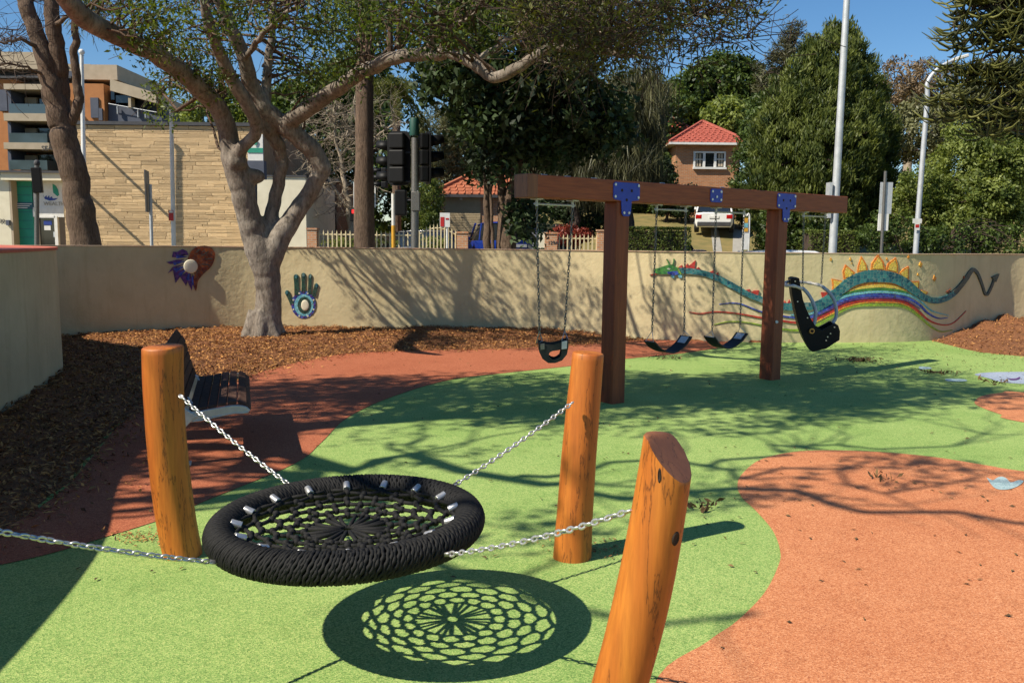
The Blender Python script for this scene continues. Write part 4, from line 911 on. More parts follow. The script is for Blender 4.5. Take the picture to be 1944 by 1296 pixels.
mb = MB(); mb.tube(catmull([sp_(450, 365, -0.5), sp_(350, 330, -0.62), sp_(255, 325, -0.45), sp_(300, 290, 0.1), sp_(430, 300, 0.4), sp_(580, 315, 0.45), sp_(700, 340, 0.35), sp_(755, 370, 0.25)], 6), [0.020 + 0.003 * math.sin(i * 1.3) for i in range(43)], 10); mb.build('padded_bar', 'white_padding', Ts, smooth=True)
p = sp_(565, 872, -0.54); MB().rod(p, p + Vector((0, -0.02, 0)), 0.034, 16).build('pivot_bush', 'brass', Ts); MB().rod(p + Vector((0, -0.02, 0)), p + Vector((0, -0.028, 0)), 0.02, 14).build('pivot_bush', 'black_plastic', Ts)
for x, y in ((840, 828), (792, 905), (758, 945), (740, 988), (365, 275), (395, 520), (515, 715)):
    q = sp_(x, y, -0.505); MB().rod(q, q + Vector((0, -0.012, 0)), 0.009, 8).build('rivet', 'steel', Ts)
small_chain(Ts, A, sp_(462, 330, -0.4)); small_chain(Ts, Bt, sp_(722, 335, 0.35))
p = D(1475, 611, P1.y - 0.13); o = MB().rod(p, p + Vector((0, 0.05, 0)), 0.018, 10).build('post_tag', 'white_paint', FR)
# ------------------------------------------------------------------ street, buildings, vehicles beyond the wall
def text(body, size, loc, m, parent, rot=(math.pi / 2, 0, 0), ext=0.004):
    cu = bpy.data.curves.new('lettering', 'FONT'); cu.body = body; cu.size = size; cu.extrude = ext; cu.align_x = 'CENTER'; cu.align_y = 'CENTER'
    tmp = bpy.data.objects.new('lettering_curve', cu); COL.objects.link(tmp); bpy.context.view_layer.update()
    me = bpy.data.meshes.new_from_object(tmp.evaluated_get(bpy.context.evaluated_depsgraph_get())); bpy.data.objects.remove(tmp)
    me.materials.clear(); me.materials.append(MATS[m]); o = bpy.data.objects.new('lettering', me); COL.objects.link(o); og = _orgof(parent, False)
    o.parent = parent; o.location = Vector(loc) - (og or Vector()); o.rotation_euler = rot; return o
def pbox(name, x0, y0, x1, y1, Y, depth, m, parent, bevel=0.0, fwd=0.0):
    a, b, c, d = rect(x0, y0, x1, y1, Y); return MB().box(a, b, Y - fwd, Y + depth, c, d).build(name, m, parent, bevel=bevel)
# sandstone building
YS = 32.0
X0, X1, Z0, Z1 = rect(119, 238, 500, 470, YS)
T = thing('stone_building', 'sandstone-faced building with flat roof behind the leaning trunk', 'building', (X0, YS, 0))
MB().box(X0 + 0.05, X1, YS + 0.12, YS + 9, -0.1, Z1 - 0.02).build('wall', 'sandstone_mortar', T)
MB().box(X0 - 0.05, X1 + 0.05, YS - 0.05, YS + 9.1, Z1, Z1 + 0.12).build('roof_edge', 'dark_grey', T)
SM = []
for v in range(10):
    mb = MB(); j = lambda s: rng.uniform(-s, s)
    vs = [(x * 0.5 + j(0.012), y * 0.5, z * 0.5 + j(0.05)) for z in (-1, 1) for x, y in ((-1, -1), (1, -1), (1, 1), (-1, 1))]
    f0 = [(-0.40 + j(.05), -0.53 + j(.03), -0.3), (0.40 + j(.05), -0.53 + j(.03), -0.28), (0.42, -0.53 + j(.03), 0.28), (-0.42, -0.53 + j(.03), 0.3)]
    vs += f0; mb.add(vs, [(4, 5, 6, 7), (1, 2, 6, 5), (3, 0, 4, 7), (3, 2, 1, 0), (0, 1, 9, 8), (1, 5, 10, 9), (5, 4, 11, 10), (4, 0, 8, 11), (8, 9, 10, 11)])
    me = bpy.data.meshes.new('stone'); me.from_pydata(mb.v, [], mb.f); me.update(); me.materials.append(MATS['sandstone']); SM.append(me)
z = 1.2; rest = MB(); stones = []
while z < Z1 - 0.04:
    h = min(rng.choice([0.075, 0.095, 0.115, 0.145]), Z1 - 0.01 - z); x = X0
    while x < X1 - 0.02:
        w = min(rng.uniform(0.25, 1.2) * (0.7 + h * 2.4), X1 - x); stones.append((x, w, z, h, rng.uniform(0.124, 0.134))); x += w
    z += h
stones.sort(key=lambda s: -s[1] * s[3])
me_stuff = []
for i, (x, w, z, h, d) in enumerate(stones):
    if i < 300:
        o = bpy.data.objects.new('stone', SM[i % 10]); COL.objects.link(o); o.parent = T; o.location = (x + w / 2 - X0, 0.15 - d / 2 + 0.02, z + h / 2); o.scale = (w - 0.010, d, h - 0.006)
    else: rest.box(x + 0.005, x + w - 0.005, YS + 0.168 - d * 1.03, YS + 0.13, z + 0.006, z + h - 0.006)
o = rest.build('small_stones', 'sandstone', T); o['kind'] = 'stuff'
# cream annexe and dark brick building to its right
X0, X1, Z0, Z1 = rect(486, 336, 581, 470, 31.0)
T = thing('cream_building', 'plain cream rendered annexe seen between the forked trunk limbs', 'building', (X0, 31, 0))
MB().box(X0, X1, 31, 36, -0.1, Z1).build('wall', 'cream_paint', T); MB().box(X0 - 0.04, X1 + 0.04, 30.95, 36.05, Z1, Z1 + 0.06).build('roof_edge', 'dark_grey', T)
X0, X1, Z0, Z1 = rect(545, 345, 640, 470, 37.0)
T = thing('brick_building', 'shaded dark brick building beside the cream annexe', 'building', (X0, 37, 0))
MB().box(X0, X1, 37, 45, -0.1, Z1).build('wall', 'dark_brick', T); MB().box(X0 - 0.1, X1 + 0.1, 36.9, 45.1, Z1, Z1 + 0.12).build('roof_edge', 'dark_grey', T)
a, b, c, d = rect(623, 350, 630, 470, 36.9); MB().rod(((a + b) / 2, 36.9, 0), ((a + b) / 2, 36.9, d), 0.05).build('downpipe', 'dark_grey', T)
# shop front
YF = 34.0
T = thing('shop_front', 'cream shop front with green panel, logo board and glass door', 'shop', D(60, 470, YF).xy.to_3d())
pbox('pillar', -40, 333, 20, 480, YF, 3, 'cream_paint', T); pbox('fascia', 8, 329, 122, 343, YF, 3, 'cream_paint', T, fwd=0.25)
pbox('roof_edge', -40, 325, 125, 329, YF, 3.2, 'dark_grey', T, fwd=0.35); pbox('side_return', 20, 343, 24, 480, YF, 2.6, 'apartment_cream', T)
g = pbox('green_panel', 24, 343, 63, 480, YF + 0.4, 0.2, 'sign_green', T)
for k in range(8): pbox('panel_joint', 24, 354 + k * 16, 63, 354.8 + k * 16, YF + 0.4, 0.1, 'sign_teal', g, fwd=0.012)
s = pbox('text_panel', 26, 384, 63, 397, YF + 0.4, 0.1, 'sign_teal', T, fwd=0.03)
for k in range(3): pbox('text_line', 28, 386.5 + k * 3.6, 60 - 4 * k, 388 + k * 3.6, YF + 0.36, 0.02, 'white_paint', s, fwd=0.004)
lb = pbox('logo_board', 63, 343, 120, 394, YF + 0.4, 0.2, 'white_paint', T)
fp = lambda x, y, e=0.42: D(x, y, YF + e)
mb = MB(); mb.prism([fp(x, y, 0.385) for x, y in ((99.5, 349), (105, 352), (110, 360), (112, 370), (109, 373), (101, 366), (100, 358))], (0, 0.012, 0)); mb.build('sail_emblem', 'sign_green', lb)
mb = MB(); mb.prism([fp(x, y, 0.385) for x, y in ((82, 370), (84, 375), (88, 371), (89, 376), (93, 371), (94, 376), (98, 373), (100, 377), (110, 376), (104, 380), (94, 381), (85, 378))], (0, 0.012, 0)); mb.build('wave_emblem', 'sign_blue', lb)
text('WEALTH', 0.21, fp(103, 387, 0.37), 'concrete', lb)
pbox('transom', 63, 394, 122, 412, YF + 0.4, 0.2, 'white_paint', T, fwd=0.03)
dr = pbox('door', 74, 412, 108, 480, YF + 0.45, 0.08, 'dark_glass', T)
pbox('door_frame', 70, 410, 75, 480, YF + 0.4, 0.1, 'white_paint', dr, fwd=0.04); pbox('door_frame', 105, 410, 111, 480, YF + 0.4, 0.1, 'white_paint', dr, fwd=0.04); pbox('door_frame', 75, 410, 105, 413.5, YF + 0.4, 0.1, 'white_paint', dr, fwd=0.04)
pbox('notice', 83, 419, 98, 427, YF + 0.43, 0.02, 'sign_blue', dr); pbox('notice', 84, 428.5, 96, 437, YF + 0.43, 0.02, 'white_paint', dr)
pbox('door_handle', 101.5, 440, 104, 450, YF + 0.42, 0.03, 'galvanised', dr)
text('00', 0.22, fp(4, 420, -0.02), 'dark_grey', T); pbox('wall_lamp', 14, 418, 20, 428, YF, 0.1, 'slate_blue', T, fwd=0.1)
# apartment block
YA = 58.0
T = thing('apartment_block', 'tall orange and cream apartment block with stacked balconies', 'building', D(150, 470, YA).xy.to_3d())
def ab(name, x0, y0, x1, y1, m, dep=8.0, fw=0.0, par=None): return pbox(name, x0, y0, x1, y1, YA, dep, m, par or T, fwd=fw)
ab('wall', -120, 150, 40, 480, 'apartment_orange', 9); ab('wall', 40, 120, 140, 480, 'apartment_cream', 8, -2.0); ab('wall', 140, 160, 206, 480, 'apartment_orange', 9, 0.2)
ab('wall', 206, 178, 300, 480, 'slate_blue', 9, -1.5); ab('parapet', -120, 100, 80, 132, 'apartment_cream', 9, 0.3); ab('parapet', 128, 117, 209, 146, 'apartment_cream', 9, -1.0)
ab('wall', 80, 104, 130, 170, 'apartment_cream', 7, -3.0); ab('wall', -120, 128, 140, 170, 'slate_blue', 8, -1.0)
pr = [D(209, 150, YA - 0.3), D(296, 177, YA - 0.3), D(296, 196, YA - 0.3), D(209, 172, YA - 0.3)]
MB().prism(pr, (0, 6, 0)).build('sloping_fascia', 'apartment_cream', T)
ab('post', 246, 186, 251, 205, 'apartment_cream', 0.4, 0.2); ab('window', 216, 180, 246, 194, 'dark_glass', 0.3, 0.0 - 1.2); ab('window', 206, 168, 213, 188, 'dark_glass', 0.3, -1.2)
pr = [D(206, 196, YA + 0.2), D(262, 206, YA + 0.2), D(307, 222, YA + 0.2), D(308, 240, YA + 0.2), D(206, 240, YA + 0.2)]
MB().prism(pr, (0, 5, 0)).build('terrace_wall', 'slate_blue', T)
for x in (223, 262, 276): ab('rail_post', x, 199 + (x - 206) * 0.17, x + 1.2, 214 + (x - 206) * 0.17, 'galvanised', 0.1, 0.1)
MB().rod(D(206, 197, YA - 0.1), D(300, 214, YA - 0.1), 0.03).build('hand_rail', 'galvanised', T)
for (y0, y1) in ((168, 178), (222, 236), (276, 288)):
    sl = ab('balcony_slab', 34, y0, 118, y1, 'apartment_cream', 3, 1.6)
    if y0 == 276: text('SEASH', 0.42, D(96, 282, YA - 1.62), 'dark_grey', sl)
for (y0, y1) in ((178, 222), (236, 276), (288, 326)):
    w = ab('window', 44, y0 + 5, 112, y1, 'dark_glass', 0.3, -1.5); ab('curtain', 46, y0 + 7, 68, y1, 'apartment_cream', 0.1, -1.46, w)
    ab('glass_rail', 42, y1 - 18, 112, y1, 'rail_glass', 0.06, 1.45); ab('pillar', 37, y0, 43, y1, 'slate_blue', 0.5, 1.3)
for x0 in (50, 62, 74, 84):
    c = MB(); a, b, cc, dd = rect(x0, 262, x0 + 8, 276, YA - 0.9)
    for xx in (a, b): c.rod((xx, YA - 0.9, cc), (xx, YA - 0.9, dd), 0.025, 6); c.rod((xx, YA - 0.5, cc), (xx, YA - 0.5, (cc + dd) / 2), 0.025, 6)
    c.box(a, b, YA - 0.9, YA - 0.5, (cc + dd) / 2, (cc + dd) / 2 + 0.03); c.box(a, b, YA - 0.92, YA - 0.9, dd - 0.12, dd); c.build('balcony_chair', 'white_paint', T)
for r_ in ((2, 172, 18, 212), (176, 187, 191, 225), (191, 207, 198, 230)): ab('shutter', *r_, 'slate_blue', 0.3, 0.3)
for x in (-60, 40): ab('cornice', x, 146, x + 100, 150, 'dark_grey', 1, 0.35)
# fence line across the road
YFN = 29.4
def pier(px0, px1, py0, label):
    a, b, c, d = rect(px0, py0, px1, 480, YFN); T = thing('brick_pier', label, 'brick pier', ((a + b) / 2, YFN, 0), 'brick piers across the road')
    MB().box(a, b, YFN, YFN + (b - a), -0.1, d - 0.06).build('shaft', 'pier_brick', T); MB().box(a - 0.03, b + 0.03, YFN - 0.03, YFN + (b - a) + 0.03, d - 0.06, d).build('cap', 'pier_brick', T, bevel=0.01); return T
pier(583, 601, 433, 'narrow brick pier against the cream annexe'); pier(867, 888, 440, 'brick pier beside the garage driveway, right of the arched gate')
lbx = pier(1034, 1058, 441, 'brick letterbox pier with a number, left of the short picket fence'); pier(1134, 1150, 436, 'slim brick pier just left of the thick swing post')
a, b, c, d = rect(1022, 441, 1035, 480, YFN); MB().box(a, b - 0.002, YFN + 0.02, YFN + 0.4, 0, d).build('letterbox_front', 'cream_paint', lbx)
text('129A', 0.17, D(1050, 461, YFN - 0.01), 'dark_grey', lbx)
PK = bpy.data.meshes.new('picket'); q = MB(); q.box(-0.022, 0.022, -0.012, 0.012, 0, 1.0); q.add([(-0.022, -0.012, 1), (0.022, -0.012, 1), (0.022, 0.012, 1), (-0.022, 0.012, 1), (0, 0, 1.06)], [(0, 1, 4), (1, 2, 4), (2, 3, 4), (3, 0, 4)]); PK.from_pydata(q.v, [], q.f); PK.materials.append(MATS['fence_cream'])
def fence(px0, px1, py, label, step=8.4, arch=0.0, zbase=0.0):
    a, b, c, d = rect(px0, py, px1, 480, YFN); T = thing('picket_fence', label, 'fence', (a, YFN + 0.15, zbase), 'cream metal fences across the road')
    n = int((px1 - px0) / step)
    for k in range(n + 1):
        o = bpy.data.objects.new('picket', PK); COL.objects.link(o); o.parent = T; f = k / n
        hh = d - zbase + arch * math.sin(math.pi * f); o.location = (f * (b - a), 0, 0); o.scale = (1, 1, hh / 1.06)
    for zz in (0.15, d - 0.16):
        mb = MB(); m_ = 13; mb.tube([(a + (b - a) * i / (m_ - 1), YFN + 0.165, zz + (arch * math.sin(math.pi * i / (m_ - 1)) if zz > 0.5 else 0)) for i in range(m_)], 0.022, 4); mb.build('rail', 'fence_cream', T)
fence(604, 790, 437, 'long cream metal picket fence in front of the parked red car'); fence(795, 864, 436, 'arched cream metal gate beside the garage driveway', 6.5, 0.22); fence(1062, 1133, 444, 'short cream picket fence under the red-leaved shrub', 7.6)
# garage
YG = 36.0
a, b, c, d = rect(834, 371, 1000, 442, YG)
T = thing('garage', 'small brick garage with terracotta hipped roof and cream roller door', 'garage', ((a + b) / 2, YG, 0))
MB().box(a, b, YG, YG + 6, -0.1, d).build('wall', 'pier_brick', T)
e0, e1, _, ez = rect(845, 373, 912, 442, YG); dr = MB().box(e0, e1, YG - 0.02, YG + 0.1, c, ez).build('roller_door', 'roller_door', T)
for k in range(22):
    zz = c + (ez - c) * (k + 0.5) / 22; MB().box(e0, e1, YG - 0.045, YG - 0.02, zz - 0.025, zz + 0.02).build('door_slat', 'roller_door', dr)
pbox('door_handle', 875, 412, 880, 414, YG - 0.05, 0.03, 'dark_grey', dr); pbox('lamp', 873, 376, 878, 380, YG, 0.1, 'white_paint', T, fwd=0.15)
def tiled_hip(name, x0, x1, y0, y1, z0, h, m, parent, n=10, ov=0.4, gutter='dark_grey'):
    x0 -= ov; x1 += ov; y0 -= ov; y1 += ov; w = min(x1 - x0, y1 - y0) / 2; mb = MB()
    for k in range(n):
        f0, f1 = k / n, (k + 1) / n; za = z0 + h * f0 + 0.05; zb_ = z0 + h * f1 + 0.02
        A = [(x0 + w * f0, y0 + w * f0), (x1 - w * f0, y0 + w * f0), (x1 - w * f0, y1 - w * f0), (x0 + w * f0, y1 - w * f0)]
        B_ = [(x0 + w * f1, y0 + w * f1), (x1 - w * f1, y0 + w * f1), (x1 - w * f1, y1 - w * f1), (x0 + w * f1, y1 - w * f1)]
        mb.add([(*p, za - 0.06) for p in A] + [(*p, za) for p in A] + [(*p, zb_) for p in B_], [(0, 1, 5, 4), (1, 2, 6, 5), (2, 3, 7, 6), (3, 0, 4, 7), (4, 5, 9, 8), (5, 6, 10, 9), (6, 7, 11, 10), (7, 4, 8, 11)])
        # rolled tile ridges along the front slope
        nt = int((A[1][0] - A[0][0]) / 0.3)
        for i in range(nt):
            xx = A[0][0] + (A[1][0] - A[0][0]) * (i + 0.5) / nt
            if B_[0][0] - 0.05 < xx < B_[1][0] + 0.05: mb.tube([(xx, A[0][1] - 0.01, za - 0.01), (xx, B_[0][1], zb_ - 0.01)], 0.05, 5)
    r = mb.build(name, m, parent)
    for p, q in (((x0, y0), (x0 + w, y0 + w)), ((x1, y0), (x1 - w, y0 + w))): MB().tube([(p[0], p[1], z0 + 0.06), (q[0], q[1], z0 + h + 0.06)], 0.09, 6).build('hip_ridge', m, r)
    MB().box(x0 - 0.02, x1 + 0.02, y0 - 0.06, y0 + 0.0, z0 - 0.10, z0 + 0.015).build('gutter', gutter, r)
    MB().box(x0, x1, y0, y1, z0 - 0.09, z0 - 0.01).build('soffit', 'apartment_cream', r)
    return r
tiled_hip('roof', a, b, YG, YG + 5.2, d, 1.25, 'terracotta', T, 9, 0.3)
# two-storey house
YH = 48.0
a, b, c, d = rect(1282, 273, 1404, 372, YH)
T = thing('brick_house', 'two-storey orange brick house with red tiled hip roof and white window', 'house', ((a + b) / 2, YH, 3))
MB().box(a, b, YH, YH + 9, 1.0, d).build('wall', 'house_brick', T)
a2, b2, c2_, d2 = rect(1236, 276, 1300, 420, YH + 3); MB().box(a2, b2, YH + 3, YH + 10, 1.0, d2).build('wall', 'house_brick', T)
_, _, _, rz = rect(1282, 229, 1404, 372, YH)
tiled_hip('roof', a, b, YH, YH + 3.6, d, (rz - d) * 1.12, 'roof_red', T, 11, 0.45, 'white_paint'); tiled_hip('roof', a2, b2 + 1.0, YH + 3, YH + 7.5, d2 + 0.1, 1.6, 'roof_red', T, 10, 0.4, 'white_paint')
w = pbox('window', 1318, 291, 1375, 318, YH, 0.1, 'dark_glass', T, fwd=0.02)
for x0, x1 in ((1316, 1319.5), (1334, 1338.5), (1355, 1359.5), (1374, 1377)): pbox('window_frame', x0, 289, x1, 319, YH, 0.1, 'white_paint', w, fwd=0.09)
pbox('window_frame', 1316, 288, 1377, 291, YH, 0.1, 'white_paint', w, fwd=0.10); pbox('window_sill', 1315, 317.5, 1378, 321.5, YH, 0.1, 'white_paint', w, fwd=0.16)
pbox('glazing_bar', 1319, 302, 1334, 303.6, YH, 0.1, 'white_paint', w, fwd=0.06); pbox('glazing_bar', 1359, 302, 1375, 303.6, YH, 0.1, 'white_paint', w, fwd=0.06)
for x0 in (1321, 1327, 1363, 1368): pbox('curtain', x0, 292, x0 + 4, 316, YH, 0.05, 'apartment_cream', w, fwd=0.025)
# driveway strips and garden walls
def drive(pts, name, m, lift=0.02):
    V = []
    for (x0, y0), (x1, y1) in pts:
        for x, y in ((x0, y0), (x1, y1)): V.append((x, y, terrain(x, y) + lift))
    mb = MB(); mb.add(V, [(2 * i, 2 * i + 1, 2 * i + 3, 2 * i + 2) for i in range(len(pts) - 1)]); o = mb.build(name, m); o['kind'] = 'structure'; return o
def onhill(px, Y): return D(px, 440, Y).x
drive([((onhill(1392, y), y), (onhill(1410, y), y)) for y in (30, 32, 34, 36, 38, 40, 43)], 'driveway_strip', 'concrete'); drive([((onhill(1364 - (y - 30) * 1.2, y), y), (onhill(1384 - (y - 30) * 1.6, y), y)) for y in (30, 32, 34, 36, 38, 40, 43)], 'driveway_strip', 'concrete')
drive([((onhill(888, y) , y), (onhill(1030, y), y)) for y in (30, 32, 34, 36, 37)], 'driveway', 'concrete')
X0, X1, _, _ = rect(1392, 396, 1412, 408, 46); T = thing('low_brick_wall', 'low brick garden wall beside the white car', 'wall', (X0, 46.5, 2.9)); MB().box(X0, X1, 46.5, 47, 2.6, 3.7).build('brickwork', 'house_brick', T); MB().box(X0 - 0.05, X1 + 0.05, 46.45, 47.05, 3.7, 3.78).build('coping', 'pier_brick', T)
# cars
def car(label, loc, rz, m, L=4.4, Wd=1.8, Hh=1.6, suv=True, pitch=0.0):
    T = thing('parked_car', label, 'car', loc, 'parked cars'); T.rotation_euler = (pitch, 0, rz); hw = Wd / 2
    def loft(secs, name, m_, **k):
        mb = MB(); vs = []; n = len(secs[0]); fs = []
        for s in secs: vs += s
        for i in range(len(secs) - 1):
            for j in range(n): fs.append((i * n + j, i * n + (j + 1) % n, (i + 1) * n + (j + 1) % n, (i + 1) * n + j))
        fs += [tuple(range(n)), tuple(range((len(secs) - 1) * n, len(secs) * n))]; mb.add(vs, fs); return mb.build(name, m_, T, local=True, **k)
    def sec(y, w, zb_, zs, top): return [(-w * 0.9, y, zb_), (-w, y, zb_ + 0.2), (-w, y, zs - 0.12), (-w * 0.93, y, zs), (-w * 0.6, y, top), (w * 0.6, y, top), (w * 0.93, y, zs), (w, y, zs - 0.12), (w, y, zb_ + 0.2), (w * 0.9, y, zb_)]
    b2 = Hh * 0.60
    loft([sec(-L / 2, hw * 0.86, 0.42, b2 - 0.08, b2), sec(-L / 2 + 0.12, hw * 0.96, 0.3, b2, b2 + 0.03), sec(-L / 4, hw, 0.26, b2, b2 + 0.02), sec(L * 0.2, hw, 0.26, b2 - 0.02, b2), sec(L * 0.38, hw * 0.95, 0.28, b2 - 0.12, b2 - 0.06), sec(L / 2, hw * 0.8, 0.36, b2 - 0.28, b2 - 0.24)], 'body', m, smooth='angle', bevel=0.02)
    r0 = -L / 2 + (0.10 if suv else 0.6)
    def cs(y, w, z): return [(-w, y, b2 - 0.01), (-w * 0.97, y, b2 + (z - b2) * 0.5), (-w * 0.84, y, z), (w * 0.84, y, z), (w * 0.97, y, b2 + (z - b2) * 0.5), (w, y, b2 - 0.01)]
    loft([cs(r0, hw * 0.86, b2 + 0.06), cs(r0 + 0.3, hw * 0.87, Hh - 0.08), cs(-L * 0.1, hw * 0.88, Hh - 0.05), cs(L * 0.08, hw * 0.87, Hh - 0.08), cs(L * 0.27, hw * 0.84, b2 + 0.02)], 'cabin_glass', 'dark_glass', smooth='angle')
    mb = MB(); k = [(r0 + 0.27, Hh - 0.09), (r0 + 0.5, Hh - 0.02), (-L * 0.1, Hh), (L * 0.06, Hh - 0.05), (L * 0.09, Hh - 0.09)]; vs = []
    for y, z in k: vs += [(-hw * 0.78, y, z - 0.03), (-hw * 0.6, y, z + 0.012), (hw * 0.6, y, z + 0.012), (hw * 0.78, y, z - 0.03)]
    mb.add(vs, [(4 * i + j, 4 * i + j + 1, 4 * i + 5 + j, 4 * i + 4 + j) for i in range(4) for j in range(3)]); o = mb.build('roof', m, T, local=True, smooth=True); md = o.modifiers.new('thick', 'SOLIDIFY'); md.thickness = 0.03
    for s in (-1, 1):
        for ya, yb in ((r0 + 0.02, r0 + 0.32), (-0.1, -0.02), (L * 0.08, L * 0.28)):
            za, zb_ = (b2 + 0.03, Hh - 0.06) if ya < 0 else (Hh - 0.07, b2)
            if ya == -0.1: za, zb_ = b2, Hh - 0.05
            MB().tube([(s * hw * 0.885, ya, za), (s * hw * 0.75, yb, zb_)], 0.045, 6).build('pillar', m, T, local=True)
        MB().box(min(s * hw * 0.62, s * hw * 0.93), max(s * hw * 0.62, s * hw * 0.93), -L / 2 - 0.012, -L / 2 + 0.2, b2 - 0.27, b2 - 0.08).build('tail_light', 'tail_light', T, local=True, bevel=0.02)
        MB().box(min(s * hw * 0.55, s * hw * 0.8), max(s * hw * 0.55, s * hw * 0.8), L / 2 - 0.15, L / 2 + 0.01, b2 - 0.45, b2 - 0.3).build('headlight', 'white_paint', T, local=True, bevel=0.02)
        MB().box(min(s * hw * 1.0, s * hw * 1.13), max(s * hw, s * hw * 1.13), L * 0.14, L * 0.2, b2, b2 + 0.13).build('door_mirror', m, T, local=True, bevel=0.02)
        for y in (-L * 0.3, L * 0.31):
            w = MB().tube([(s * (hw - 0.2), y, 0.33), (s * (hw + 0.015), y, 0.33)], 0.33, 20).build('wheel', 'tyre', T, local=True, bevel=0.03); MB().tube([(s * (hw), y, 0.33), (s * (hw + 0.025), y, 0.33)], 0.21, 14).build('rim', 'galvanised', w, local=True)
    MB().box(-hw * 0.84, hw * 0.84, -L / 2 - 0.05, -L / 2 + 0.1, 0.36, 0.56).build('bumper', 'dark_grey', T, local=True, bevel=0.03); MB().box(-0.22, 0.22, -L / 2 - 0.03, -L / 2 + 0.02, b2 - 0.24, b2 - 0.13).build('number_plate', 'white_line', T, local=True)
    return T
def on(px, Y): x = D(px, 440, Y).x; return (x, Y, terrain(x, Y) + 0.02)
car('white hatchback parked up the driveway below the brick house', on(1356, 42.5), math.radians(-14), 'car_white', Hh=1.62, pitch=math.radians(5))
car('bright blue car glimpsed between the fig trunks by the garage', on(945, 33.6), math.radians(24), 'car_blue', Hh=1.75)
car('dark silver car with red tail lamp beside the letterbox pier', on(1035, 32.5), math.radians(8), 'car_silver', L=4.2, Hh=1.6, pitch=math.radians(4))
car('dark sedan whose roof shows above the long clipped hedge', on(1228, 33.0), math.radians(95), 'car_black', suv=False, Hh=1.45)
x = D(1455, 440, 21.4).x; car('white car whose roof just clears the wall behind the rear swing post', (x, 21.6, -0.04), math.radians(92), 'car_white', suv=False, Hh=1.56)
x = D(775, 440, 31.5).x; car('dark car behind the cream fence with a red tail lamp', (x, 33.2, terrain(x, 33) + 0.02), math.radians(70), 'car_black', Hh=1.7)
x = D(770, 440, 30.4).x; car('silver car with red lamps low behind the picket fence', (x - 0.3, 31.0, 0.0), math.radians(86), 'car_silver', suv=False, Hh=1.42)
# poles, signs and signals
def pole(name, label, cat, base, top, r0, r1, m, grp=None):
    T = thing(name, label, cat, (base.x, base.y, 0), grp); b = Vector((base.x, base.y, 0)); MB().tube([b, b + (top - b) * 0.5, top], [r0, (r0 + r1) / 2, r1], 14).build('pole', m, T, smooth='angle')
    MB().lathe([(r0 * 2.2, 0.0), (r0 * 2.2, 0.04), (r0 * 1.1, 0.05)], 14, b).build('base_flange', m, T); return T
b = D(1580, 478, 17.4); tp = D(1608, -150, 17.4); tp.x = b.x + 0.02
T = pole('light_mast', 'thick tall grey light mast rising past the top of the view', 'light pole', b, tp, 0.085, 0.055, 'galvanised'); MB().box(b.x - 0.16, b.x - 0.1, 17.3, 17.5, 2.2, 2.9).build('service_box', 'galvanised', T)
MB().tube([tp, tp + Vector((0.5, 0, 0.3)), tp + Vector((1.6, -0.2, 0.4))], 0.05, 8).build('arm', 'galvanised', T); MB().obox(tp + Vector((1.9, -0.22, 0.4)), (0.35, 0, 0), (0, 0.14, 0), (0, 0, 0.06)).build('lamp_head', 'galvanised', T, bevel=0.03)
Yl = 26.0; b = D(1738, 478, Yl); pts = [Vector((b.x, Yl, 0)), D(1742, 400, Yl), D(1753, 195, Yl), D(1760, 160, Yl), D(1775, 136, Yl), D(1796, 121, Yl), D(1815, 113, Yl)]
pts[1].x = b.x + 0.01; pts[2].x = b.x + 0.05
T = thing('street_light', 'slender curved street light with a small white sign at its foot', 'street light', (b.x, Yl, 0)); MB().tube(catmull(pts, 5), list(np.linspace(0.085, 0.04, 31)), 10).build('pole', 'galvanised', T, smooth=True)
MB().obox(D(1823, 110, Yl), (0.2, 0, 0.06), (0, 0.12, 0), (-0.012, 0, 0.045)).build('lamp_head', 'white_paint', T, bevel=0.02); s = pbox('sign_plate', 1733, 415, 1750, 424, Yl - 0.12, 0.01, 'white_paint', T); pbox('sign_mark', 1737, 424, 1746, 437, Yl - 0.12, 0.01, 'white_paint', T); pbox('sign_mark', 1738, 426, 1745, 432, Yl - 0.125, 0.004, 'red_paint', s)
b = D(1674, 478, 20.6); T = pole('sign_post', 'sign post with blank grey plate backs, between the mast and the street light', 'sign', b, D(1681, 325, 20.6), 0.035, 0.035, 'dull_steel'); pbox('sign_plate', 1671, 346, 1694, 406, 20.6, 0.01, 'galvanised', T, fwd=-0.04); pbox('sign_plate', 1668, 406, 1687, 438, 20.6, 0.01, 'white_paint', T, fwd=-0.05)
b = D(287, 470, 19.2); T = pole('sign_post', 'thin pole with a dark narrow sign seen edge-on before the stone wall', 'sign', b, D(285, 350, 19.2), 0.035, 0.035, 'galvanised'); p0 = D(279, 365, 19.2); a, bb, c, d = rect(274, 324, 285, 403, 19.2); MB().obox(((a + bb) / 2, 19.2, (c + d) / 2), (-0.075, 0.28, 0), (0.012, 0.003, 0), (0, 0, (d - c) / 2)).build('sign_plate', 'dull_steel', T)
b = D(328, 470, 18.6); T = pole('flag_pole', 'slim white pole with a small red sign, right of the narrow sign post', 'pole', b, D(322, 60, 18.6), 0.05, 0.035, 'white_paint', 'white poles'); s = pbox('sign_plate', 320, 399, 329, 419, 18.52, 0.01, 'red_paint', T); pbox('sign_mark', 321, 400, 328, 404, 18.51, 0.004, 'white_paint', s)
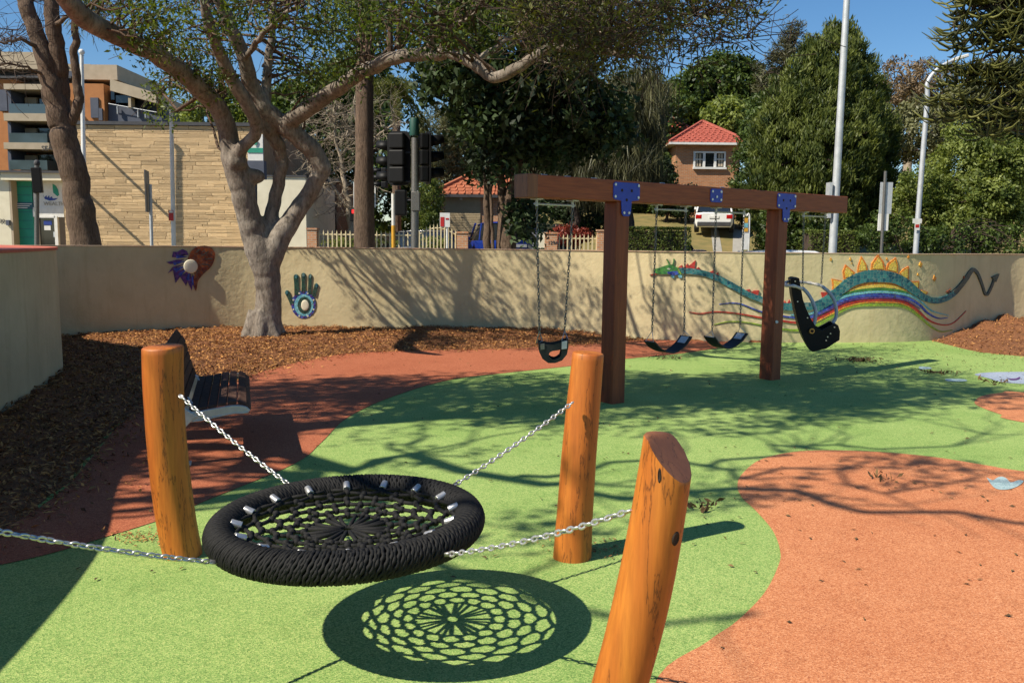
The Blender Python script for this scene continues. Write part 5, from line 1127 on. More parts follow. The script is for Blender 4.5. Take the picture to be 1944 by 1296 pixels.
b = D(161, 470, 30.5); T = thing('flag_pole', 'white pole fixed in front of the stone wall beside the leaning trunk', 'pole', (b.x, 30.5, 1.5), 'white poles'); MB().tube([D(160, 365, 30.5), D(155, 100, 30.5)], [0.085, 0.06], 10).build('shaft', 'white_paint', T); MB().rod(D(160, 362, 30.5), D(160, 362, 32.0), 0.05).build('wall_bracket', 'galvanised', T); MB().rod(D(157, 255, 30.5), D(157, 255, 32.0), 0.05).build('wall_bracket', 'galvanised', T); MB().ball(D(155, 99, 30.5), 0.1).build('finial', 'white_paint', T)
b = D(63, 470, 18.0); T = pole('pedestrian_post', 'leaning dark post with a narrow black box before the green panel', 'signal post', b, D(70, 312, 18), 0.05, 0.045, 'dull_steel'); a, bb, c, d = rect(60, 318, 76, 366, 17.9); MB().obox(((a + bb) / 2, 17.95, (c + d) / 2), (0.085, 0.02, 0.006), (-0.02, 0.07, 0), (-0.012, 0, (d - c) / 2)).build('signal_box', 'black_plastic', T, bevel=0.01); MB().ball(D(70, 310, 18), 0.06, sc=(1, 1, 1.2)).build('cap', 'dark_grey', T)
b = D(484, 470, 27); T = pole('sign_post', 'post with a white and green sail-logo board behind the forked trunk', 'sign', b, D(484, 250, 27), 0.06, 0.06, 'dark_grey'); s = pbox('sign_board', 470, 255, 499, 305, 26.9, 0.05, 'white_paint', T); pbox('sign_band', 470, 281, 499, 290, 26.88, 0.02, 'sign_green', s); pbox('sign_foot', 468, 305, 501, 340, 26.9, 0.3, 'slate_blue', T)
mb = MB(); mb.prism([D(x, y, 26.86) for x, y in ((484, 262), (489, 268), (487, 275), (483, 276))], (0, 0.02, 0)); mb.build('sail_emblem', 'sign_green', s)
b = D(849, 470, 28.6); T = pole('bus_sign', 'red and white street sign on a thin post before the garage', 'sign', b, D(849, 405, 28.6), 0.03, 0.03, 'white_paint'); s = pbox('sign_plate', 835, 404, 854, 431, 28.55, 0.01, 'white_paint', T); pbox('sign_mark', 836, 412, 843.5, 430, 28.54, 0.005, 'red_paint', s); pbox('sign_mark', 846, 414, 852, 417, 28.54, 0.005, 'red_paint', s)
b = D(1416, 478, 28.8); T = thing('bus_stop', 'white framed bus stop marker with a yellow panel below the driveway', 'bus stop', (b.x, 28.8, 0))
a, bb, c, d = rect(1411, 410, 1422, 474, 28.8); MB().tube(catmull([(a, 28.8, 0), (a, 28.8, d - 0.15), ((a + bb) / 2, 28.8, d), (bb, 28.8, d - 0.15), (bb, 28.8, 0)], 6), 0.025, 8).build('frame', 'white_paint', T); s = MB().box(a + 0.02, bb - 0.02, 28.78, 28.82, c, d - 0.08).build('panel', 'white_paint', T); pbox('panel_band', 1413, 414, 1420, 423, 28.76, 0.01, 'yellow_paint', s); pbox('panel_band', 1413, 433, 1420, 440, 28.76, 0.01, 'yellow_paint', s); pbox('panel_band', 1413, 424, 1420, 432, 28.76, 0.01, 'mosaic_sky', s)
b = D(747, 470, 19.0); T = thing('striped_pole', 'white pole with a yellow foot beside the black traffic signal', 'pole', (b.x, 19, 0)); a, bb, c, d = rect(743, 368, 750, 428, 19); MB().rod((b.x, 19, c), (b.x, 19, d), 0.04, 12).build('white_section', 'white_paint', T); MB().rod((b.x, 19, 0), (b.x, 19, c), 0.043, 12).build('yellow_section', 'yellow_paint', T)
def lantern(T, cx, y0, y1, Y, yaw, board=True, hw=0.17):
    a, bb, c, d = rect(cx - 10, y0, cx + 10, y1, Y); x = (a + bb) / 2; f = Vector((math.sin(yaw), math.cos(yaw), 0)); s = Vector((f.y, -f.x, 0)); zc = (c + d) / 2; h = (d - c) / 2
    if board:
        q = rounded(-hw * 1.5, hw * 1.5, -h, h, 0.12); MB().prism([Vector((x, Y, zc)) + s * u + Vector((0, 0, v)) for u, v in q], f * 0.02).build('backboard', 'black_plastic', T)
    k = 3
    for i in range(k):
        zz = zc + h * 0.62 * (1 - i); MB().obox(Vector((x, Y, zz)) - f * 0.09, s * hw * 0.95, f * 0.09, (0, 0, h * 0.29)).build('lamp_housing', 'black_plastic', T, bevel=0.03)
        mb = MB(); R_ = h * 0.27; vs = []; n = 12
        for dd in (0.02, 0.32):
            for j in range(n):
                an = math.radians(-30 + 240 * j / (n - 1)); vs.append(Vector((x, Y, zz)) + f * (dd if j not in (0, n - 1) or dd < 0.1 else 0.14) + s * (R_ * math.cos(an)) + Vector((0, 0, R_ * math.sin(an))))
        mb.add(vs, [(j, j + 1, n + j + 1, n + j) for j in range(n - 1)]); o = mb.build('visor', 'black_plastic', T, smooth=True); md = o.modifiers.new('thick', 'SOLIDIFY'); md.thickness = 0.008
YT = 18.2; b = D(787, 472, YT)
T = pole('traffic_signal', 'near traffic signal pole with black lanterns seen from behind and green cap', 'traffic light', b, D(788, 262, YT), 0.085, 0.08, 'dull_steel', 'traffic signals')
tp = D(788, 262, YT); tp.x = b.x; MB().lathe([(0.095, 0.0), (0.1, 0.02), (0.095, 0.32), (0.08, 0.36), (0.01, 0.37)], 14, (b.x, YT, D(788, 258, YT).z)).build('cap', 'cap_green', T, smooth='angle')
lantern(T, 757, 249, 352, YT + 0.1, math.radians(12)); lantern(T, 745, 262, 356, YT + 0.3, math.radians(-80), False); lantern(T, 812, 250, 350, YT + 0.1, math.radians(72), True)
pbox('pedestrian_lantern', 749, 360, 771, 409, YT, 0.2, 'black_plastic', T, bevel=0.03); pbox('control_box', 781, 364, 796, 400, YT - 0.1, 0.2, 'dull_steel', T, bevel=0.01)
for y in (290, 345, 380): MB().rod(D(757, y, YT + 0.05), D(788, y, YT + 0.05), 0.02).build('mount_bracket', 'dark_grey', T)
YT2 = 29.1; b = D(692, 470, YT2); T = pole('traffic_signal', 'far traffic signal across the road half hidden by the straight trunk', 'traffic light', b, D(692, 345, YT2), 0.06, 0.06, 'dull_steel', 'traffic signals'); lantern(T, 694, 346, 394, YT2, math.radians(180)); q = pbox('backboard_edge', 671, 346, 672.5, 394, YT2 - 0.05, 0.03, 'white_paint', T); pbox('backboard_edge', 711, 346, 713, 394, YT2 - 0.05, 0.03, 'white_paint', T)
lantern(T, 725, 317, 359, YT2 - 0.2, math.radians(-85), False, 0.15)
q = pbox('pedestrian_lantern', 664, 396, 678, 420, YT2 - 0.2, 0.2, 'black_plastic', T, bevel=0.02); pbox('red_lamp', 668, 398, 674, 405, YT2 - 0.215, 0.02, 'red_lamp', q)
MB().rod(D(671, 400, YT2), D(692, 400, YT2), 0.025).build('mount_bracket', 'dark_grey', T); MB().rod(D(692, 340, YT2 - 0.1), D(725, 338, YT2 - 0.2), 0.025).build('mount_bracket', 'dark_grey', T)
# ------------------------------------------------------------------ trees and shrubs
def limb3(pts):                                   # (px, py, Y, radius)
    P_ = [np.array([*D(p[0], p[1], p[2]), p[3]]) for p in pts]; return np.array(catmull(P_, 6))
def tubes(name, m, parent, limbs, n=10, rough=0.0):
    mb = MB()
    for L_ in limbs:
        pts = [Vector(p[:3]) for p in L_]; rr = [max(p[3], 0.004) for p in L_]
        if rough:
            rr = [r * (1 + rough * mnoise.noise(p * 2.5)) for r, p in zip(rr, pts)]
        mb.tube(pts, rr, n)
    return mb.build(name, m, parent, smooth=True, recalc=False)
def wobble(L_, amp):
    L_ = np.array(L_); t = np.linspace(0, 1, len(L_)); o = L_.copy(); s = rng.uniform(0, 50)
    for i in range(len(L_)):
        v = Vector((s, i * 0.45, 0)); w = min(t[i] * 4, 1)
        o[i, :3] += amp * w * np.array([mnoise.noise(v), mnoise.noise(v + Vector((9, 0, 0))), mnoise.noise(v + Vector((0, 0, 7)))])
    return o
def reach(limbs, targets, r0=0.03, r1=0.006, k=7, amp=0.09, start=0.25, bent=0.25):
    """grow a branch to every target from the nearest point of the given limbs"""
    A = np.vstack([L_[int(len(L_) * start):] for L_ in limbs]); out = []
    for q in targets:
        q = np.array(q, float); d = np.linalg.norm(A[:, :3] - q, axis=1); i = int(np.argmin(d + rng.uniform(0, 0.5, len(d)))); p = A[i]
        path = wander(p[:3], q, k, amp); L = np.linalg.norm(q - p[:3]); path[1:-1, 2] += bent * L * np.sin(np.linspace(0, math.pi, k))[1:-1] * 0.4
        ra = min(r0 * (0.5 + 0.25 * L), p[3] * 0.75); out.append(np.column_stack([path, np.linspace(ra, r1, k)]))
    return out
def twigs(ends, n, ln, r=0.005, up=0.1):
    out = []
    for L_ in ends:
        for _ in range(n):
            i = rng.integers(len(L_) // 3, len(L_)); p = L_[i, :3]; d = L_[-1, :3] - L_[0, :3]; d = d / (np.linalg.norm(d) + 1e-9) + rng.normal(size=3) * 0.8; d[2] += up; d /= np.linalg.norm(d)
            q = p + d * ln * rng.uniform(0.4, 1.2); w = wander(p, q, 4, 0.08); out.append(np.column_stack([w, np.linspace(min(r, L_[i, 3] * 0.8), 0.002, 4)]))
    return out
def pxclumps(regions):
    C = []
    for x0, y0, x1, y1, Ya, Yb, n in regions:
        for _ in range(n): C.append(D(rng.uniform(x0, x1), rng.uniform(y0, y1), rng.uniform(Ya, Yb)))
    return np.array([tuple(c) for c in C])
# --- the spreading tree inside the wall
T = thing('spreading_tree', 'grey-barked forked tree with crooked limbs growing from the mulch inside the wall', 'tree', D(500, 652, 13.8).xy.to_3d())
Yb = 13.8
main = [limb3([(500, 662, Yb, .44), (502, 645, Yb, .34), (507, 610, Yb, .24), (510, 560, Yb, .205), (507, 520, Yb, .215), (497, 485, Yb, .235), (484, 450, Yb, .21), (472, 410, Yb - .05, .19), (459, 360, Yb - .1, .19), (447, 315, Yb - .15, .19), (440, 293, Yb - .2, .18)]),
 limb3([(508, 520, Yb, .16), (517, 482, Yb, .19), (531, 450, Yb + .05, .175), (556, 413, Yb + .1, .155), (586, 370, Yb + .1, .14), (609, 325, Yb + .05, .135), (600, 295, Yb, .15), (570, 264, Yb - .1, .145), (532, 232, Yb - .2, .14), (500, 204, Yb - .3, .14), (478, 165, Yb - .4, .13), (464, 115, Yb - .6, .115), (440, 55, Yb - .8, .10), (415, 0, Yb - 1, .085), (385, -80, Yb - 1.3, .06), (350, -160, Yb - 1.6, .03)]),
 limb3([(508, 490, Yb, .12), (513, 440, Yb + .1, .13), (520, 390, Yb + .15, .11), (531, 335, Yb + .1, .105), (534, 295, Yb + .05, .11), (518, 258, Yb - .1, .115), (500, 220, Yb - .25, .12), (505, 180, Yb - .2, .085), (508, 130, Yb - .2, .075), (515, 60, Yb - .2, .06), (520, -40, Yb - .2, .04)]),
 limb3([(443, 305, Yb - .2, .17), (436, 270, Yb - .2, .155), (428, 235, Yb - .3, .145), (405, 195, Yb - .5, .145), (365, 155, Yb - .9, .14), (310, 112, Yb - 1.4, .135), (245, 78, Yb - 2, .13), (185, 50, Yb - 2.5, .13), (140, 15, Yb - 2.9, .125), (100, -45, Yb - 3.3, .10), (60, -140, Yb - 3.8, .06)]),
 limb3([(446, 300, Yb - .25, .13), (462, 278, Yb - .35, .10), (483, 258, Yb - .4, .095), (486, 236, Yb - .5, .10), (470, 200, Yb - .7, .105), (440, 150, Yb - .9, .10), (415, 95, Yb - 1.2, .09), (395, 40, Yb - 1.4, .08), (385, -20, Yb - 1.6, .06), (378, -110, Yb - 2, .03)]),
 limb3([(538, 236, Yb - .2, .12), (562, 222, Yb - .3, .13), (600, 196, Yb - .5, .12), (645, 165, Yb - .8, .11), (700, 133, Yb - 1.2, .105), (740, 113, Yb - 1.5, .095), (800, 103, Yb - 1.9, .09), (860, 103, Yb - 2.3, .085), (905, 125, Yb - 2.6, .08), (935, 148, Yb - 2.8, .075), (965, 140, Yb - 3, .075), (1015, 108, Yb - 3.3, .065), (1060, 92, Yb - 3.6, .055), (1130, 96, Yb - 4, .045), (1200, 106, Yb - 4.3, .035), (1245, 112, Yb - 4.5, .022)]),
 limb3([(790, 104, Yb - 1.9, .06), (815, 85, Yb - 2, .05), (835, 62, Yb - 2.1, .045), (880, 40, Yb - 2.4, .03), (930, 5, Yb - 2.6, .02)]),
 limb3([(462, 113, Yb - .65, .05), (485, 85, Yb - .9, .05), (510, 55, Yb - 1.2, .045), (545, 22, Yb - 1.5, .035), (590, -10, Yb - 1.8, .02)]),
 limb3([(1040, 98, Yb - 3.5, .04), (1100, 80, Yb - 3.8, .034), (1160, 55, Yb - 4.1, .028), (1230, 28, Yb - 4.4, .022), (1300, -5, Yb - 4.7, .014)]),
 limb3([(1010, 112, Yb - 3.3, .03), (1050, 122, Yb - 3.5, .022), (1105, 135, Yb - 3.8, .018), (1160, 146, Yb - 4, .014), (1240, 138, Yb - 4.3, .012), (1330, 85, Yb - 4.8, .012), (1400, 72, Yb - 5.2, .009), (1450, 82, Yb - 5.4, .005)]),
 limb3([(900, 118, Yb - 2.6, .05), (960, 80, Yb - 2.4, .04), (1040, 40, Yb - 2.4, .03), (1120, -10, Yb - 2.6, .02)]),
 limb3([(1150, 98, Yb - 4.1, .025), (1230, 60, Yb - 4.5, .02), (1320, 35, Yb - 4.9, .014), (1400, 12, Yb - 5.2, .008)])]
main = [wobble(L_, 0.05 if L_[0, 3] < 0.12 else 0.03) for L_ in main]
tk = MB()
for L_ in main: tk.tube([Vector(p[:3]) for p in L_], [p[3] * (1 + 0.06 * mnoise.noise(Vector(p[:3]) * 2.2)) for p in L_], 14 if L_[0, 3] > 0.1 else 8)
tk.ball(D(447, 305, Yb - .2) + Vector((0.03, -0.05, -0.02)), 0.16, 12, 8, (1.1, 1, 1)); tk.ball(D(478, 335, Yb - .05), 0.17, 12, 8, (1.3, 0.8, 0.75)); tk.ball(D(612, 318, Yb + .05), 0.16, 12, 8, (0.9, 1, 1.1))
for k in range(7):                                  # root flare
    a = k * 0.9 + 0.3; q = D(500, 655, Yb); q.z = 0.0
    tk.tube([q + Vector((0.12 * math.cos(a), 0.12 * math.sin(a), 0.5)), q + Vector((0.24 * math.cos(a), 0.24 * math.sin(a), 0.18)), q + Vector((0.42 * math.cos(a), 0.42 * math.sin(a), 0.0))], [0.13, 0.11, 0.04], 8)
o = tk.build('trunk', 'silver_bark', T, smooth=True, recalc=False); md = o.modifiers.new('fuse', 'REMESH'); md.mode = 'VOXEL'; md.voxel_size = 0.028; md.use_smooth_shade = True; md = o.modifiers.new('soften', 'SMOOTH'); md.iterations = 4; md.factor = 0.5
C1 = pxclumps([(205, -20, 300, 95, 10.8, 12.6, 22), (280, 0, 440, 110, 11.5, 14.5, 34), (320, 90, 440, 170, 12.5, 14.8, 26), (290, 140, 420, 225, 13, 15, 15), (430, -10, 700, 70, 11, 14.5, 36), (500, 60, 680, 165, 12, 15, 24), (520, 130, 640, 190, 13, 15, 9), (690, -10, 1000, 60, 10.5, 13, 46), (760, 40, 980, 100, 10.5, 12.5, 22), (300, -260, 1000, -20, 10.5, 15, 34)])
C2 = pxclumps([(980, -10, 1250, 50, 8.8, 11.5, 62), (1040, 30, 1300, 100, 8.8, 11.2, 52), (1230, -10, 1440, 30, 8.3, 9.6, 20), (1260, 20, 1420, 90, 8.3, 9.6, 12), (1000, 90, 1260, 135, 9, 10.5, 14), (880, -220, 1350, -20, 8.5, 12, 34)])
B1 = reach(main, C1, 0.03, 0.005); B2 = reach(main[5:], C2, 0.022, 0.004, amp=0.12)
tw = twigs(B1, 2, 0.6) + twigs(B2, 4, 0.75, 0.005, -0.05) + twigs(main[8:], 22, 0.9, 0.007, 0.1)
tubes('twigs', 'brown_bark', T, B1 + B2, 5); tubes('twigs', 'dark_bark', T, tw, 3)
P_, tn = clump_points(C1, rng.uniform(0.18, 0.42, len(C1)), 44); leaves('crown', 'leaf_mid', T, P_, 0.085, 0.032, tn * 0.9, droop=0.4)
P_, tn = clump_points(C2, rng.uniform(0.22, 0.48, len(C2)), 34); leaves('crown', 'leaf_olive', T, P_, 0.085, 0.022, tn * 0.9, droop=0.5)
# --- shade tree behind the left wall, mostly above and beside the view
T = thing('shade_tree', 'broad tree behind the solid wall end whose shade crosses the playground', 'tree', (-8.2, 4.4, 0))
tr = [np.array(catmull([np.array(p) for p in q], 6)) for q in (
 [(-8.2, 4.4, 0, .40), (-8.1, 4.45, 1.5, .30), (-7.8, 4.5, 3.0, .27), (-7.2, 4.7, 4.4, .22), (-6.2, 5.0, 5.6, .17), (-4.8, 5.5, 6.4, .11), (-2.6, 6.0, 6.9, .05)],
 [(-7.8, 4.5, 3.0, .18), (-8.3, 4.8, 4.6, .15), (-8.9, 5.4, 6.0, .11), (-9.6, 6.0, 7.2, .05)],
 [(-7.2, 4.7, 4.4, .14), (-6.6, 4.0, 5.4, .10), (-5.2, 3.0, 6.2, .06), (-3.4, 2.2, 6.5, .038), (-1.6, 1.8, 6.6, .02)],
 [(-5.2, 3.0, 6.2, .04), (-3.9, 3.2, 6.4, .03), (-2.5, 2.9, 6.3, .02), (-1.0, 3.0, 6.5, .01)],
 [(-3.9, 3.2, 6.4, .035), (-3.2, 3.8, 6.5, .028), (-1.8, 3.9, 6.6, .018)],
 [(-6.6, 4.0, 5.4, .08), (-6.3, 2.6, 6.0, .06), (-5.6, 1.2, 6.3, .04), (-4.4, 0.6, 6.5, .02)])]
tr = [wobble(L_, 0.14 if i < 2 else 0.55) for i, L_ in enumerate(tr)]
tubes('trunk', 'brown_bark', T, tr, 10)
Ps, _ = ellipsoid_points([((-4.8, 5.9, 7.0), (3.7, 1.7, 0.9)), ((-2.8, 6.2, 7.2), (2.4, 1.15, 0.8))], 300, 0.0)
Pd, _ = ellipsoid_points([((-8.8, 5.2, 7.0), (2.2, 2.0, 1.0)), ((-9.8, 3.2, 6.2), (1.9, 2.6, 1.3))], 190, 0.0)
Pn, _ = ellipsoid_points([((-4.5, 2.6, 6.5), (2.8, 1.5, 0.5))], 9, 0.0)
Cs = np.vstack([Ps, Pd, Pn]); Bs = reach(tr, Cs, 0.035, 0.006); tubes('twigs', 'brown_bark', T, Bs + twigs(tr[2:], 12, 1.1, 0.014), 4)
P_, tn = clump_points(Cs, rng.uniform(0.3, 0.6, len(Cs)), 60); leaves('crown', 'leaf_mid', T, P_, 0.125, 0.06, tn)
# --- leaning tree outside the wall at the left
T = thing('leaning_tree', 'brown leaning trunk dividing upward outside the wall, before the stone building', 'tree', D(160, 470, 17.5).xy.to_3d())
Yt = 17.5
ls = [limb3([(168, 560, Yt, .30), (164, 470, Yt, .30), (152, 400, Yt, .265), (140, 330, Yt, .255), (122, 260, Yt, .25), (108, 205, Yt, .22), (95, 150, Yt, .19), (80, 95, Yt, .165), (60, 40, Yt, .15), (40, -20, Yt, .13), (10, -110, Yt, .07)]),
 limb3([(118, 245, Yt, .18), (116, 190, Yt + .1, .17), (113, 130, Yt + .1, .16), (105, 70, Yt, .15), (98, 20, Yt, .14), (105, -50, Yt, .11), (130, -140, Yt, .05)]),
 limb3([(134, 235, Yt, .10), (149, 195, Yt, .095), (147, 160, Yt, .085), (141, 110, Yt, .08), (145, 60, Yt, .07), (140, 0, Yt, .06), (150, -80, Yt, .03)]),
 limb3([(80, 95, Yt, .05), (40, 75, Yt - .4, .035), (0, 80, Yt - .8, .02), (-40, 60, Yt - 1, .01)]), limb3([(95, 145, Yt, .04), (50, 130, Yt - .4, .025), (10, 120, Yt - .7, .018), (-30, 130, Yt - .8, .008)]), limb3([(100, 50, Yt, .05), (150, 25, Yt - .6, .03), (200, 20, Yt - 1, .02), (260, -10, Yt - 1.2, .01)])]
ls = [wobble(L_, 0.06) for L_ in ls]; tubes('trunk', 'brown_bark', T, ls[:1], 16, 0.05)
for L_ in ls[1:]: tubes('branch', 'brown_bark', T, [L_], 10, 0.05)
Ct = pxclumps([(-20, 0, 90, 165, 15.5, 18, 26), (120, 0, 260, 60, 15.5, 17.5, 14)]); Bt_ = reach(ls, Ct, 0.02, 0.004, amp=0.13); tubes('twigs', 'dark_bark', T, Bt_ + twigs(Bt_, 6, 0.7, 0.006), 4)
Ct = pxclumps([(150, -30, 185, 55, 16.5, 17.5, 16), (40, -180, 240, -30, 17.8, 20, 34)]); P_, tn = clump_points(Ct, 0.28, 40); leaves('crown', 'leaf_olive', T, P_, 0.22, 0.016, tn, droop=1.8)
# --- straight tall trunk
T = thing('straight_tree', 'straight dark tall trunk standing outside the wall beside the traffic signal', 'tree', D(690, 470, 19.5).xy.to_3d()); Yt = 19.5
ls = [limb3([(692, 520, Yt, .26), (692, 465, Yt, .245), (691, 380, Yt, .225), (692, 280, Yt, .21), (692, 180, Yt, .20), (693, 90, Yt, .19), (695, 0, Yt, .175), (698, -200, Yt, .12), (700, -420, Yt, .04)])]
tubes('trunk', 'brown_bark', T, ls, 16, 0.06)
Ct = pxclumps([(600, -40, 790, 60, 18, 21, 28), (630, 40, 780, 105, 18.5, 21, 16), (560, -420, 830, -60, 17.5, 22, 120)]); Bt_ = reach(ls, Ct, 0.035, 0.006); tubes('branch', 'dark_bark', T, Bt_, 5)
P_, tn = clump_points(Ct, 0.55, 60); leaves('crown', 'leaf_deep', T, P_, 0.20, 0.05, tn, droop=0.5)
# --- dark many-stemmed fig
T = thing('fig_tree', 'dark glossy-leaved tree with several stems outside the wall, left of the beam end', 'tree', D(955, 470, 18.6).xy.to_3d()); Yt = 18.6
ls = [limb3([(968, 520, Yt, .20), (962, 465, Yt, .19), (968, 400, Yt, .16), (985, 300, Yt, .14), (992, 230, Yt, .14), (996, 150, Yt, .12), (1000, 60, Yt, .09), (1005, -60, Yt, .05)]),
 limb3([(958, 520, Yt + .1, .14), (952, 465, Yt + .1, .12), (955, 400, Yt + .1, .10), (950, 330, Yt + .1, .09), (945, 260, Yt, .08), (935, 180, Yt, .07), (920, 90, Yt, .05), (900, -20, Yt, .03)]),
 limb3([(931, 520, Yt, .10), (926, 465, Yt, .085), (923, 400, Yt, .075), (924, 320, Yt, .065), (918, 240, Yt, .055), (900, 160, Yt, .04)]), limb3([(936, 500, Yt - .2, .04), (934, 440, Yt - .2, .035), (933, 330, Yt - .2, .03), (936, 230, Yt - .1, .03)]),
 limb3([(990, 270, Yt, .07), (1040, 220, Yt - .3, .05), (1100, 200, Yt - .5, .03)]), limb3([(975, 420, Yt - .1, .05), (1000, 370, Yt - .2, .035), (1015, 330, Yt - .3, .02)])]
ls = [wobble(L_, 0.07) for L_ in ls]; tubes('trunk', 'brown_bark', T, ls, 10, 0.1)
Ct = pxclumps([(800, 95, 900, 180, 17, 20.5, 36), (870, 110, 1120, 250, 16.8, 21, 150), (910, 240, 1000, 325, 17.2, 20.5, 40), (1000, 230, 1090, 300, 17.2, 20, 30), (1080, 180, 1190, 290, 17.5, 20, 22), (985, 380, 1010, 440, 17.8, 18.6, 8), (820, -200, 1180, 90, 16.5, 21, 130)])
Bt_ = reach(ls, Ct, 0.03, 0.005); tubes('branch', 'dark_bark', T, Bt_, 4)
P_, tn = clump_points(Ct, rng.uniform(0.3, 0.55, len(Ct)), 70); leaves('crown', 'leaf_glossy', T, P_, 0.17, 0.095, tn, up=0.5)
def simple_tree(name, label, cat, px, base_py, Y, ells, nc, per, cr, L, W_, lm, bm='dark_bark', trunk_r=0.2, up=0.3, droop=0.0, lo=0.72, ow=0.45, hug=1.0, group=None, parts=('trunk', 'crown'), zb=None, spray=None):
    """ells: (px, py, rx_px, rz_px, Y offset, ry metres)"""
    k = Y / FPX; b = D(px, base_py, Y); z0 = terrain(b.x, Y) if zb is None else zb
    T = thing(name, label, cat, (b.x, Y, z0), group)
    E_ = [(tuple(D(e[0], e[1], Y + e[4])), (e[2] * k, e[5], e[3] * k)) for e in ells]
    top = np.mean([e[0] for e in E_], 0)
    tk = [np.column_stack([wander((b.x, Y, z0 - 0.2), top, 8, 0.03), np.linspace(trunk_r, trunk_r * 0.4, 8)])]
    C, nrm = ellipsoid_points(E_, nc, lo)
    keep = C[:, 2] > z0 + 0.05; C, nrm = C[keep], nrm[keep]
    sel = C[:: max(1, len(C) // 40)]
    tubes(parts[0], bm, T, tk + reach(tk, sel, trunk_r * 0.35, 0.01), 7)
    P_, tn = clump_points(C, cr * rng.uniform(0.6, 1.25, len(C)), per); nr = np.repeat(nrm, per, 0)
    leaves(parts[1], lm, T, P_, L, W_, tn, up=up, droop=droop, outward=nr, ow=ow, axis=None if spray is None else nr * spray + np.array([0.15, 0, 0.9])); return T
# --- background planting, near to far
cone_lobes = []
for k in range(58):
    py = 55 + 375 * (k / 57) ** 0.85; hw = np.interp(py, [40, 60, 100, 160, 230, 300, 430], [6, 22, 62, 100, 128, 148, 158]); a = k * 2.4; q = rng.uniform(0.62, 0.86)
    r_ = rng.uniform(0.22, 0.36) * max(hw, 40) + 6; cone_lobes.append((1566 + (1600 - 1566) * max(0, (200 - py) / 160) + hw * q * math.cos(a), py, r_ * 0.8, r_ * 1.15, hw * q * math.sin(a) * 34 / FPX, r_ * 0.8 * 34 / FPX))
cone_lobes += [(1568, 330, 110, 120, 0.4, 2.2), (1572, 210, 85, 90, 0.3, 1.7), (1588, 120, 45, 60, 0.2, 0.9)]
bush_lobes = [(1850, 350, 100, 90, 0.6, 2.2), (1930, 300, 80, 100, 0.8, 2.0)]
for k in range(34):
    x = rng.uniform(1722, 1985); top_ = np.interp(x, [1720, 1760, 1820, 1880, 1950, 2000], [350, 290, 235, 210, 190, 190]); r_ = rng.uniform(26, 52); bush_lobes.append((x, rng.uniform(top_ + r_ * 0.6, 450), r_ * 1.15, r_ * 0.85, rng.uniform(-1.2, 0.6), r_ * 31 / FPX))
simple_tree('conifer_tree', 'huge dense dark-green conifer rising behind the tall grey mast', 'tree', 1560, 470, 34, cone_lobes, 2900, 66, 0.30, 0.20, 0.05, 'leaf_conifer', trunk_r=0.5, up=0.8, lo=0.80, spray=0.5, ow=0.6)
simple_tree('bushy_tree', 'broad bushy green tree mass right of the slender street light', 'tree', 1850, 470, 31, bush_lobes, 1500, 50, 0.30, 0.14, 0.065, 'leaf_bright', trunk_r=0.3, lo=0.8, ow=0.65)
simple_tree('shrub', 'low dark shrub in front of the bushy tree, near the blank sign post', 'shrub', 1690, 478, 27.5, [(1690, 445, 55, 40, 0, 1.0), (1800, 462, 90, 30, 0, 1.0), (1920, 462, 60, 34, 0, 1.0)], 200, 40, 0.28, 0.12, 0.06, 'leaf_deep', trunk_r=0.06)
simple_tree('background_tree', 'rounded dark-green tree beyond the house roof', 'tree', 1360, 300, 66, [(1370, 165, 75, 58, 0, 3.5), (1310, 190, 45, 50, 0, 3), (1430, 180, 50, 55, 0, 3), (1360, 225, 80, 50, 1, 3)], 620, 42, 0.55, 0.36, 0.19, 'leaf_deep', trunk_r=0.5, lo=0.8, zb=6)
simple_tree('background_tree', 'bright yellow-green tree tucked right of the house roof', 'tree', 1390, 300, 54, [(1385, 230, 48, 42, 0, 2.2), (1430, 260, 40, 50, 0.5, 2.2)], 260, 42, 0.45, 0.28, 0.15, 'leaf_bright', trunk_r=0.3, lo=0.75, zb=5)
simple_tree('gum_tree', 'brown thin-leaved gum tree against the sky between mast and street light', 'tree', 1730, 330, 62, [(1725, 150, 55, 44, 0, 2.5), (1770, 160, 45, 45, 0, 2.5), (1690, 180, 34, 40, 0, 2), (1740, 200, 60, 40, 0, 2.5)], 190, 36, 0.55, 0.30, 0.09, 'leaf_brown', bm='pale_bark', trunk_r=0.35, lo=0.3, zb=6)
simple_tree('background_tree', 'pale olive tree filling the gap below the brown gum', 'tree', 1760, 330, 52, [(1750, 250, 70, 55, 0, 2.5), (1840, 220, 70, 60, 0, 2.5), (1920, 180, 60, 70, 0, 2.5)], 420, 40, 0.5, 0.26, 0.12, 'leaf_grey', trunk_r=0.3, lo=0.6, zb=5)
simple_tree('pine_tree', 'feathery pine tip standing behind the conifer against the sky', 'tree', 1505, 300, 58, [(1505, 60, 18, 30, 0, 1.0), (1500, 100, 40, 34, 0, 1.6), (1470, 150, 40, 50, 0, 1.6)], 150, 40, 0.5, 0.32, 0.05, 'leaf_casuarina', trunk_r=0.3, lo=0.2, zb=5)
simple_tree('background_tree', 'mid-green tree filling the gap between the brick house and the conifer', 'tree', 1425, 400, 43, [(1425, 330, 34, 70, 0, 1.5), (1440, 250, 36, 70, 0, 1.5), (1430, 390, 36, 40, 0, 1.4)], 330, 40, 0.36, 0.2, 0.09, 'leaf_deep', trunk_r=0.2, lo=0.5, zb=2.4)
